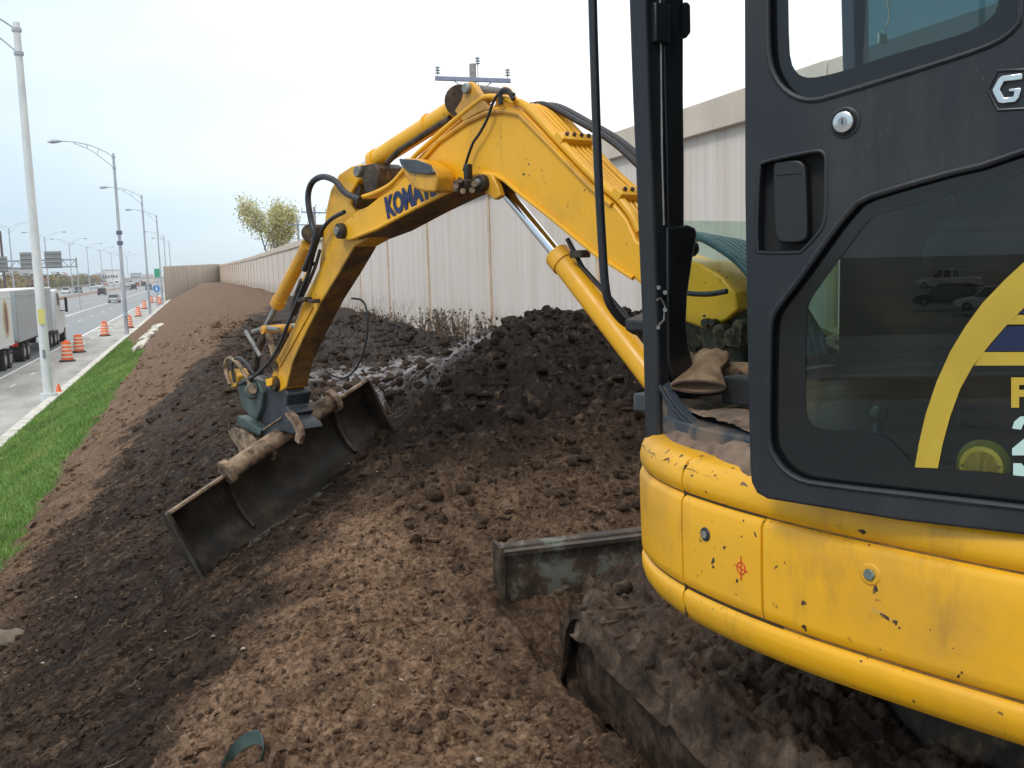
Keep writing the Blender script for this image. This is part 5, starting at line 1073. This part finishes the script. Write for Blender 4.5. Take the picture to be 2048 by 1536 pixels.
# --- door -----------------------------------------------------------------
DP = np.array([1.07, 1.68, 0]); DA = R(-33.5); DD = np.array([-math.sin(DA), -math.cos(DA), 0]); DN = np.array([-math.cos(DA), math.sin(DA), 0])
def D(px, py, off=0.0): return atpl(px, py, DP, DN)+DN*off
def d2(px, py): p = D(px, py); return (float(np.dot(p-DP, DD)), float(p[2]))
def D2(s, z, off=0.0): return DP+DD*s+np.array([0, 0, z])+DN*off
def rnd(P, k=3):
    return [tuple(q[:2]) for q in catmull([(a, b, 0) for a, b in P], k, closed=True)]
def plate(outer, holes, t, off, nm, m, par, sm=None):
    loops = [outer]+holes; flat_ = [p for l in loops for p in l]
    tris = tessellate_polygon([[Vector((a, b, 0)) for a, b in l] for l in loops]); n = len(flat_)
    V = [D2(a, b, off) for a, b in flat_]+[D2(a, b, off-t) for a, b in flat_]; Fc = [tuple(q) for q in tris]+[tuple(n+i for i in q[::-1]) for q in tris]; k = 0
    for l in loops:
        m_ = len(l); Fc += [(k+i, k+(i+1) % m_, n+k+(i+1) % m_, n+k+i) for i in range(m_)]; k += m_
    return MB().add(V, Fc).build(nm, m, par, smooth=30)
zb0 = d2(1535, 992)[1]; 
DW = .82
out_ = [d2(1488, -460), d2(1493, 0), d2(1494, 400), d2(1501, 800), d2(1504, 940), d2(1507, 965), d2(1516, 983), d2(1534, 993), d2(1640, 1010), d2(1800, 1036), d2(2046, 1064)]
zr = d2(2046, 1064)[1]; out_ += [(DW-.05, zr-.004), (DW-.01, zr+.02), (DW, zr+.06), (DW, 5.55), (.05, 5.6), (d2(1488, -460)[0], 5.55)]
lowb = [d2(*q) for q in ((2046, 302), (1900, 345), (1740, 392), (1700, 420), (1660, 470), (1600, 555), (1562, 604), (1545, 632), (1539, 670), (1537, 780), (1537, 880), (1546, 910), (1566, 938), (1600, 960), (1650, 970), (1800, 988), (2046, 1016))]
zl = lowb[-1][1]; lowb += [(DW-.1, zl-.002), (DW-.07, zl+.03), (DW-.07, d2(2046, 302)[1]+.10), (DW-.1, d2(2046, 302)[1]+.115)]
upb = [d2(*q) for q in ((2042, -60), (2040, 30), (2030, 55), (2000, 80), (1940, 105), (1800, 150), (1670, 190), (1630, 200), (1600, 197), (1570, 180), (1548, 150), (1536, 105), (1533, 0), (1529, -200))]
zu = 5.45; upb += [(upb[-1][0], zu), (d2(2042, -60)[0]-.02, zu), (d2(2042, -60)[0], zu-.05)]
hnd = [d2(*q) for q in ((1518, 340), (1524, 326), (1560, 316), (1630, 302), (1648, 308), (1652, 330), (1650, 430), (1640, 462), (1606, 500), (1590, 505), (1524, 505), (1514, 494), (1514, 420))]
lowb_r = rnd(lowb, 2); upb_r = rnd(upb, 2); hnd_r = rnd(hnd, 3)
door = plate(out_, [lowb_r, upb_r, hnd_r], .040, 0, 'door', Mt['cab'], EX)
def ring_tube(P, r_, off, nm, m): 
    q = [D2(a, b, off) for a, b in P]; q.append(q[0]); MB().tube(q, r_, 8, caps=False).build(nm, m, door, smooth=True)
ring_tube(lowb_r, .0065, -.001, 'window_moulding', Mt['cab']); ring_tube(upb_r, .006, -.001, 'window_moulding', Mt['cab']); ring_tube(hnd_r, .004, -.001, 'recess_edge', Mt['cab'])
ring_tube(out_, .006, -.006, 'door_edge', Mt['cab'])
# window seals (black frit) and panes
lowc = [d2(*q) for q in ((2046, 345), (1900, 385), (1760, 425), (1728, 442), (1700, 480), (1660, 535), (1624, 585), (1610, 612), (1605, 640), (1604, 760), (1605, 828), (1612, 848), (1630, 860), (1680, 864), (1740, 870), (1775, 884), (1800, 910), (1822, 932), (1850, 941), (1940, 946), (2046, 956))]
lowc += [(DW-.13, d2(2046, 956)[1]), (DW-.11, d2(2046, 956)[1]+.05), (DW-.11, d2(2046, 345)[1]+.07)]
upc = [d2(*q) for q in ((1994, -60), (1990, 8), (1975, 32), (1935, 58), (1860, 82), (1760, 112), (1690, 136), (1625, 152), (1598, 150), (1582, 138), (1571, 105), (1568, 0), (1564, -200))]; upc += [(upc[-1][0], zu-.05), (upc[0][0]-.02, zu-.05), (upc[0][0], zu-.1)]
plate(lowb_r, [rnd(lowc, 2)], .003, -.018, 'window_seal', Mt['blackgl'], door); plate(upb_r, [rnd(upc, 2)], .003, -.018, 'window_seal', Mt['blackgl'], door)
plate(rnd(lowc, 2), [], .003, -.0215, 'lower_window', Mt['gl_door'], door); plate(rnd(upc, 2), [], .003, -.0215, 'upper_window', Mt['gl_up'], door)
plate(hnd_r, [], .004, -.034, 'handle_recess', Mt['dark'], door)
hp = rnd([d2(*q) for q in ((1544, 332), (1556, 322), (1590, 319), (1604, 326), (1609, 345), (1613, 460), (1608, 480), (1590, 486), (1562, 485), (1550, 474), (1545, 440))], 2)
hd = MB().prism([D2(a, b, -.004) for a, b in hp], -DN*.022).build('handle', Mt['black'], door, bevel=.005, seg=3)
MB().tube([D(1550, 350, -.003), D(1600, 346, -.003)], .0012, 5).build('handle_groove', Mt['dark'], hd)
P_ = D(1690, 245); lk = MB().tube([P_+DN*o for o in (-.004, .004, .012, .0135)], [.022, .021, .0185, .015], 28).build('lock', mat('polished_steel', (.62, .62, .60), .22, 1), door, smooth=30)
MB().cyl(P_+DN*.0125, P_+DN*.0145, .009, 20).build('lock_core', mat('lock_core', (.35, .35, .35), .3, 1), lk); MB().box(P_+DN*.015, (.0022, .001, .010), [DD, DN, (0, 0, 1)]).build('key_slot', Mt['black'], lk)
MB().tube([P_+DD*.026*math.cos(a)+np.array([0, 0, .026*math.sin(a)]) for a in np.linspace(0, 6.283, 30)], .003, 6).build('lock_ring', Mt['cab'], door, smooth=True)
# chrome lettering plate at the right edge
def poly(P, off, t, nm, m, par=None, bev=0): return MB().prism([D(x, y, off) for x, y in P], -DN*t).build(nm, m, par or door, bevel=bev)
gm = mat('chrome_letter', (.62, .65, .66), .2, 1)
G_ = [(2046, 147), (2006, 152), (1998, 158), (1986, 180), (1988, 188), (1998, 206), (2006, 208), (2032, 205), (2040, 196), (2044, 176), (2020, 178), (2018, 184), (2030, 184), (2028, 194), (2010, 196), (2001, 180), (2010, 164), (2046, 160)]
poly(G_, .006, .006, 'letter_g', gm, bev=.0012)
A_ = [(2054, 205), (2076, 148), (2090, 147), (2104, 202), (2092, 203), (2082, 168), (2068, 204)]; poly(A_, .006, .006, 'letter_a', gm, bev=.0012)
ring_tube([d2(*q) for q in ((1976, 180), (1996, 142), (2110, 136), (2112, 214), (1996, 220))], .003, 0, 'badge_edge', Mt['cab'])
# sticker on the lower pane
sy = simple('sticker_yellow', (.50, .35, .035), .4, 0, .12, 6, 0); sn = flat('sticker_navy', (.008, .015, .06), .3); sw_ = flat('sticker_pale', (.50, .68, .64), .4); sg = flat('sticker_dark', (.030, .042, .040), .25)
so_ = -.0175
outer = [(2120, 455), (2048, 520), (2005, 560), (1960, 607), (1925, 655), (1895, 705), (1868, 765), (1846, 830), (1832, 890), (1824, 938)]; inner = [(1870, 940), (1880, 890), (1895, 835), (1915, 780), (1940, 735), (1975, 690), (2010, 650), (2048, 612), (2120, 560)]
poly(outer+inner, so_, .001, 'sticker_ring', sy)
poly([(1962, 706), (2120, 706), (2120, 733), (1944, 733)], so_+.0004, .001, 'sticker_bar', sy); poly([(1966, 704), (1984, 684), (2008, 654), (2120, 654), (2120, 704)], so_-.0002, .001, 'sticker_bar', sn)
poly([(2010, 650), (2030, 631), (2120, 631), (2120, 650)], so_+.0006, .001, 'sticker_bar', sy); poly([(2034, 628), (2050, 612), (2120, 612), (2120, 628)], so_-.0002, .001, 'sticker_bar', sn)
poly([(2018, 757), (2060, 757), (2060, 772), (2034, 772), (2034, 782), (2056, 782), (2056, 796), (2034, 796), (2034, 818), (2018, 818)], so_+.0006, .001, 'letter', sy)
poly([(2020, 860), (2024, 846), (2036, 836), (2056, 834), (2074, 842), (2080, 858), (2074, 876), (2046, 900), (2080, 900), (2080, 914), (2020, 914), (2020, 900), (2054, 872), (2060, 858), (2052, 850), (2042, 852), (2038, 862)], so_+.0006, .001, 'numeral', sw_)
poly([(2022, 930), (2038, 930), (2052, 945), (2066, 931), (2082, 932), (2082, 960), (2022, 954)], so_+.0006, .001, 'letter', sw_)
# round bumper stop
bc = D(1955, 938, -.028); bm_ = Mt['yel']
bp_ = MB().tube([bc-DN*.016, bc-DN*.004, bc+DN*.004, bc+DN*.004, bc-DN*.002], [.046, .044, .036, .028, .016], 30).build('bumper_stop', simple('stop_yellow', (.80, .50, .04), .4, 0, .25, 10, .1), door, smooth=50)
MB().cyl(bc-DN*.004, bc+DN*.003, .014, 18).build('stop_bolt', simple('stop_bolt', (.12, .17, .18), .35, .5, .3, 20, 0), bp_, bevel=.002)

def mirror_spot(px, py, t):
    h = D(px, py); d = h-CAM; d /= np.linalg.norm(d); r = d-2*np.dot(d, DN)*DN; return h+r*t
q = mirror_spot(1985, 530, 75); car('white estate car parked across the highway, mirrored in the door glass', (q[0], q[1], .3), (.75, .77, .78), 'suv', R(25), 'cars parked across the highway')
q = mirror_spot(1890, 530, 82); car('dark car parked across the highway, mirrored left of the white one', (q[0], q[1], .3), (.03, .035, .04), 'suv', R(15), 'cars parked across the highway')
q = mirror_spot(1900, 500, 95); car('pale pickup parked behind the dark car, mirrored in the door glass', (q[0], q[1], 1.2), (.7, .72, .74), 'pickup', R(40), 'cars parked across the highway')
# --- undercarriage ---------------------------------------------------------
def track(x0):
    zb, zt, y0, y1 = 2.545, 3.045, .55, 3.65; rr = (zt-zb)/2; zc_ = (zb+zt)/2
    loop = []
    for a in np.linspace(-math.pi/2, math.pi/2, 14): loop.append((y1-rr+rr*math.cos(a), zc_+rr*math.sin(a)))
    for y in np.linspace(y1-rr, y0+rr, 22)[1:-1]: loop.append((y, zt-.012*math.sin((y-y0)*4)))
    for a in np.linspace(math.pi/2, 3*math.pi/2, 14): loop.append((y0+rr+rr*math.cos(a), zc_+rr*math.sin(a)))
    for y in np.linspace(y0+rr, y1-rr, 22)[1:-1]: loop.append((y, zb))
    n = len(loop); inn = []
    for i in range(n):
        t = np.array(loop[(i+1) % n])-np.array(loop[i-1]); t /= np.linalg.norm(t); inn.append((loop[i][0]-t[1]*.04, loop[i][1]+t[0]*.04))
    V = [(x0, *p) for p in loop]+[(x0+.3, *p) for p in loop]+[(x0, *p) for p in inn]+[(x0+.3, *p) for p in inn]; Fc = []
    for i in range(n):
        j = (i+1) % n; Fc += [(i, j, n+j, n+i), (2*n+i, 3*n+i, 3*n+j, 2*n+j), (i, 2*n+i, 2*n+j, j), (n+i, n+j, 3*n+j, 3*n+i)]
    t = MB().add(V, Fc).build('track', Mt['mud'], EX, smooth=40)
    g = MB()
    for i in range(n):
        a, c = np.array(loop[i]), np.array(loop[(i+1) % n]); m_ = (a+c)/2; d = c-a; L_ = np.linalg.norm(d); d /= L_
        g.box((x0+.15, m_[0]+d[1]*.010, m_[1]-d[0]*.004), (.305, .035, .02), [(1, 0, 0), (0, d[0], d[1]), (0, -d[1], d[0])])
    g.build('grouser', Mt['mud'], t)
    MB().prism([(x0+.05, y, z) for y, z in ((y0+.28, 2.62), (y1-.36, 2.62), (y1-.30, 2.78), (y1-.36, 2.96), (y0+.28, 2.96))], (.2, 0, 0)).build('track_frame', Mt['mud'], EX, bevel=.02)
    for yy in (y0+rr, y1-rr): MB().tube([(x0+.03, yy, zc_), (x0+.05, yy, zc_), (x0+.25, yy, zc_), (x0+.27, yy, zc_)], [rr*.62, rr*.82, rr*.82, rr*.62], 28).build('idler_wheel', Mt['mud'], EX, smooth=40)
    for yy in np.linspace(y0+.6, y1-.6, 4): MB().tube([(x0+.04, yy, 2.67), (x0+.26, yy, 2.67)], .075, 16).build('roller', Mt['mud'], EX, smooth=40)
track(1.34); track(2.56)
MB().box((2.1, 2.0, 2.86), (.95, 1.2, .25)).build('car_body', Mt['mud'], EX, bevel=.03)
# blade
bl = MB().prism([(1.23, y, z) for y, z in ((4.14, 2.84), (4.13, 2.95), (4.17, 3.105), (4.21, 3.115), (4.20, 2.95), (4.22, 2.84))], (1.70, 0, 0)).build('dozer_blade', Mt['blade'], EX, bevel=.006)
MB().box((2.08, 4.14, 3.085), (1.70, .05, .02)).build('blade_rim', Mt['blade'], bl); MB().box((1.235, 4.17, 2.975), (.018, .13, .29)).build('end_plate', Mt['iron'], bl)
for x in (1.7, 2.45): MB().prism([(x, 3.2, 2.8), (x, 4.14, 2.72), (x, 4.14, 2.92), (x, 3.2, 2.95)], (.1, 0, 0)).build('blade_arm', Mt['mud'], bl, bevel=.01)
# mud packed over the tracks, frames and blade arms
def packed():
    xs_ = np.linspace(1.305, 2.90, 200); ys_ = np.linspace(.4, 4.14, 420); X, Y = np.meshgrid(xs_, ys_)
    c1, _ = cells(X, Y, 7, 61); c2, _ = cells(X, Y, 16, 63)
    wx = X+.08*fbm(X, Y, 3, 3, 70); z = 3.085+.06*fbm(X, Y, 2.2, 4, 71)+.16*(puff(wx, Y, 4.5, 5, 72, .6)-.2)+.05*(puff(wx, Y, 17, 3, 73)-.2)
    edge = ss(-.02, .055, X-1.335+.05*fbm(X, Y, 4, 4, 77)); z = z*edge+(1-edge)*2.95
    z = z-(.45*ss(3.42, 3.72, Y+.1*fbm(X, Y, 5, 3, 78))*(1-ss(1.5, 1.8, X+.2*fbm(X, Y, 3, 2, 79)))+.08*ss(3.55, 3.8, Y))
    z = z-.01-.10*ss(3.9, 4.1, Y)
    n1, n2 = len(xs_), len(ys_); V = np.stack([X, Y, z], -1).reshape(-1, 3)
    b = MB(); b.v = [tuple(map(float, q)) for q in V]; b.f = [(i*n1+j, i*n1+j+1, (i+1)*n1+j+1, (i+1)*n1+j) for i in range(n2-1) for j in range(n1-1)]
    b.build('packed_mud', Mt['mud'], EX, smooth=180)
packed()
r_ = np.random.default_rng(9); n = 500; X = r_.uniform(1.36, 2.8, n); Y = r_.uniform(.6, 4.1, n); S = .006+.03*r_.uniform(0, 1, n)**3
o = scatter_rocks('mud_clods', np.stack([X-2.1, Y-2.13, 3.07+.0*S-np.where(Y > 3.5, .12, 0)-2.54+.02], -1), S, Mt['mud'], {}, 2, .7, 8); o.parent = EX

# --- gloves ---------------------------------------------------------------
leather = mat('glove_leather', (.2, .13, .07), .8); a = noise(leather, 14, 6, .7); setc(leather, ramp(leather, a, [(.3, (.07, .042, .022)), (.5, (.20, .125, .07)), (.72, (.33, .225, .13))])); bump(leather, a, .6, .006); bump(leather, noise(leather, 70, 3), .3, .002)
leather2 = mat('glove_leather_dark', (.1, .06, .04), .85); a = noise(leather2, 16, 6, .7); setc(leather2, ramp(leather2, a, [(.3, (.025, .015, .011)), (.55, (.085, .048, .033)), (.75, (.16, .10, .07))])); bump(leather2, a, .6, .006)
def skin_part(nm, P, E, Rr, m, par):
    me = bpy.data.meshes.new(nm); org = worldloc(par); me.from_pydata([tuple(np.array(p)-org) for p in P], E, []); me.update(); o = bpy.data.objects.new(nm, me); col.objects.link(o); o.parent = par
    md = o.modifiers.new('skin', 'SKIN'); 
    sk = me.skin_vertices[0].data if me.skin_vertices else None
    if sk is None:
        bpy.context.view_layer.objects.active = o; sk = o.data.skin_vertices[0].data
    for i, q in enumerate(Rr): sk[i].radius = q if isinstance(q, tuple) else (q, q); sk[i].use_root = (i == 0)
    s = o.modifiers.new('sub', 'SUBSURF'); s.levels = 2; s.render_levels = 2
    bpy.context.view_layer.update(); dg = bpy.context.evaluated_depsgraph_get(); m2 = bpy.data.meshes.new_from_object(o.evaluated_get(dg)); o.modifiers.clear(); o.data = m2; m2.materials.clear(); m2.materials.append(m)
    for p in m2.polygons: p.use_smooth = True
    return o
def glove(label, wrist, tip_dir, side_dir, up_dir, m, cuff_len=.10, scale=1.0, curl=(.1, .25, .4, .5)):
    w0 = np.array(wrist); d = np.array(tip_dir, float); d /= np.linalg.norm(d); s = np.array(side_dir, float); s -= d*s.dot(d); s /= np.linalg.norm(s); u = np.cross(d, s); u = -u if u.dot(up_dir) < 0 else u
    t = thing('work_glove', label, 'glove', tuple(w0)); k = scale
    for i, (o_, L_) in enumerate(((-.030, .070), (-.010, .080), (.010, .075), (.030, .060))):
        b0 = w0+d*.062*k+s*o_*k; c = curl[i]; P = [b0]; dirv = d+s*o_*3; dirv /= np.linalg.norm(dirv)
        for q in range(3): dirv = dirv*math.cos(c)-u*math.sin(c); P.append(P[-1]+dirv*L_*k/3)
        skin_part('finger', P, [(0, 1), (1, 2), (2, 3)], [.0125*k, .0125*k, .0115*k, .010*k], m, t)
    b0 = w0+d*.02*k-s*.022*k; skin_part('thumb', [b0, b0-s*.026*k+d*.03*k, b0-s*.034*k+d*.065*k], [(0, 1), (1, 2)], [.015*k, .0135*k, .011*k], m, t)
    n = 26; rings = []
    for l_, a_, b_ in ((.098, .012, .006), (.094, .034, .013), (.080, .043, .018), (.05, .044, .021), (.02, .040, .021), (-.005, .036, .020), (-.03, .045, .019), (-.07, .058, .018), (-cuff_len, .066, .016)):
        rings.append([w0+d*l_*k+s*a_*k*math.cos(2*math.pi*i/n)+u*b_*k*math.sin(2*math.pi*i/n)+u*.004*math.sin(i*1.7+l_*60) for i in range(n)])
    inn = [[w0+d*l_*k+s*a_*k*math.cos(2*math.pi*i/n)+u*b_*k*math.sin(2*math.pi*i/n) for i in range(n)] for l_, a_, b_ in ((-cuff_len, .062, .012), (-.03, .040, .014))]
    rings += inn; V = [p for r in rings for p in r]; Fc = [(j*n+i, j*n+(i+1) % n, (j+1)*n+(i+1) % n, (j+1)*n+i) for j in range(len(rings)-1) for i in range(n)]
    Fc.append(tuple(range(n))); Fc.append(tuple(range((len(rings)-1)*n, len(rings)*n))); MB().add(V, Fc).build('glove_body', m, t, smooth=180)
    MB().tube([w0+d*(-cuff_len)*k+s*.062*k*math.cos(a)+u*.015*k*math.sin(a) for a in np.linspace(0, 2*math.pi, 28)], .0035, 6).build('cuff_hem', leather2, t, smooth=True)
    return t
gz = 4.03
w1 = atz(1412, 738, gz+.070); c1_ = atz(1390, 786, gz+.022); ax = w1-c1_; ax /= np.linalg.norm(ax)
sd_ = np.cross(ax, (0, 0, 1))
g1_ = glove('tan leather glove with its open cuff towards the door, on the cab floor', w1, ax, sd_, (0, 0, 1), leather, .10, 1.15, (.5, .6, .6, .7))
w2 = atz(1432, 735, gz+.06); g2_ = glove('darker brown leather glove resting on top of the tan one, one finger sticking up', w2, np.array([-.75, .5, .28]), np.array([.5, .8, 0]), (0, 0, 1), leather2, .05, 1.1, (-.35, .3, .5, .6))
w3 = atz(1490, 742, gz+.05); g3_ = glove('yellowish leather glove with curled fingers beside the black foot box', w3, np.array([-.8, .35, .05]), np.array([.4, .9, 0]), (0, 0, 1), leather, .04, 1.1, (.25, .35, .45, .5))

# --- planks by the wall and a strap on the ground -----------------------------
pw = simple('weathered_plank', (.36, .29, .20), .85, 0, .3, 6, .3)
for (a, c, z0, z1, lb_) in (((1608, 668), (1712, 722), 3.62, 3.48, 'lowest of three weathered planks seen through the door glass'), ((1618, 690), (1700, 655), 3.58, 3.62, 'weathered plank crossing another, seen through the door glass'), ((1600, 650), (1700, 690), 3.74, 3.6, 'grey plank behind the other two at the foot of the noise wall')):
    p0_ = aty(*a, 6.6); p1_ = aty(*c, 6.9); v = p1_-p0_; L_ = np.linalg.norm(v); v /= L_; n_v = np.cross(v, (0, 0, 1)); n_v /= np.linalg.norm(n_v)
    o = MB().box((0, 0, 0), (L_+.5, .16, .045), [v, n_v, np.cross(v, n_v)]).build('plank', pw, bevel=.004); o.location = tuple((p0_+p1_)/2); tag(o, lb_, 'plank', 'planks by the noise wall')
p_ = [atz(x, y, z) for x, y, z in ((445, 1545, 2.74), (462, 1512, 2.77), (485, 1488, 2.80), (512, 1476, 2.82), (526, 1488, 2.80), (528, 1515, 2.77), (518, 1545, 2.74))]
pc_ = catmull(p_, 6); V = []; 
for i, q in enumerate(pc_): V += [q+np.array([0, 0, .03]), q-np.array([0, 0, .02]), q-np.array([.004, .004, .02]), q+np.array([-.004, -.004, .03])]
n = len(pc_); Fc = [(i*4+a, i*4+(a+1) % 4, (i+1)*4+(a+1) % 4, (i+1)*4+a) for i in range(n-1) for a in range(4)]+[(0, 3, 2, 1), (4*n-4, 4*n-3, 4*n-2, 4*n-1)]
tag(MB().add(V, Fc).build('rubber_strip', simple('strap_green', (.06, .10, .095), .5, 0, .3, 15, .1), loc=tuple(p_[3])), 'dark green rubber strip bent into a loop in the brown soil', 'strip')

# haze: pale air from the viewpoint out to the far traffic
hm = bpy.data.materials.new('haze_air'); hm.use_nodes = True; t_ = hm.node_tree; t_.nodes.clear(); ho = t_.nodes.new('ShaderNodeOutputMaterial'); hv = t_.nodes.new('ShaderNodeVolumePrincipled')
hv.inputs['Density'].default_value = HAZE; hv.inputs['Color'].default_value = (.95, .97, 1, 1); t_.links.new(hv.outputs[0], ho.inputs['Volume'])
if HAZE > 0: MB().box((-40, 480, 10), (900, 1300, 22.2)).build('haze', hm)['kind'] = 'stuff'
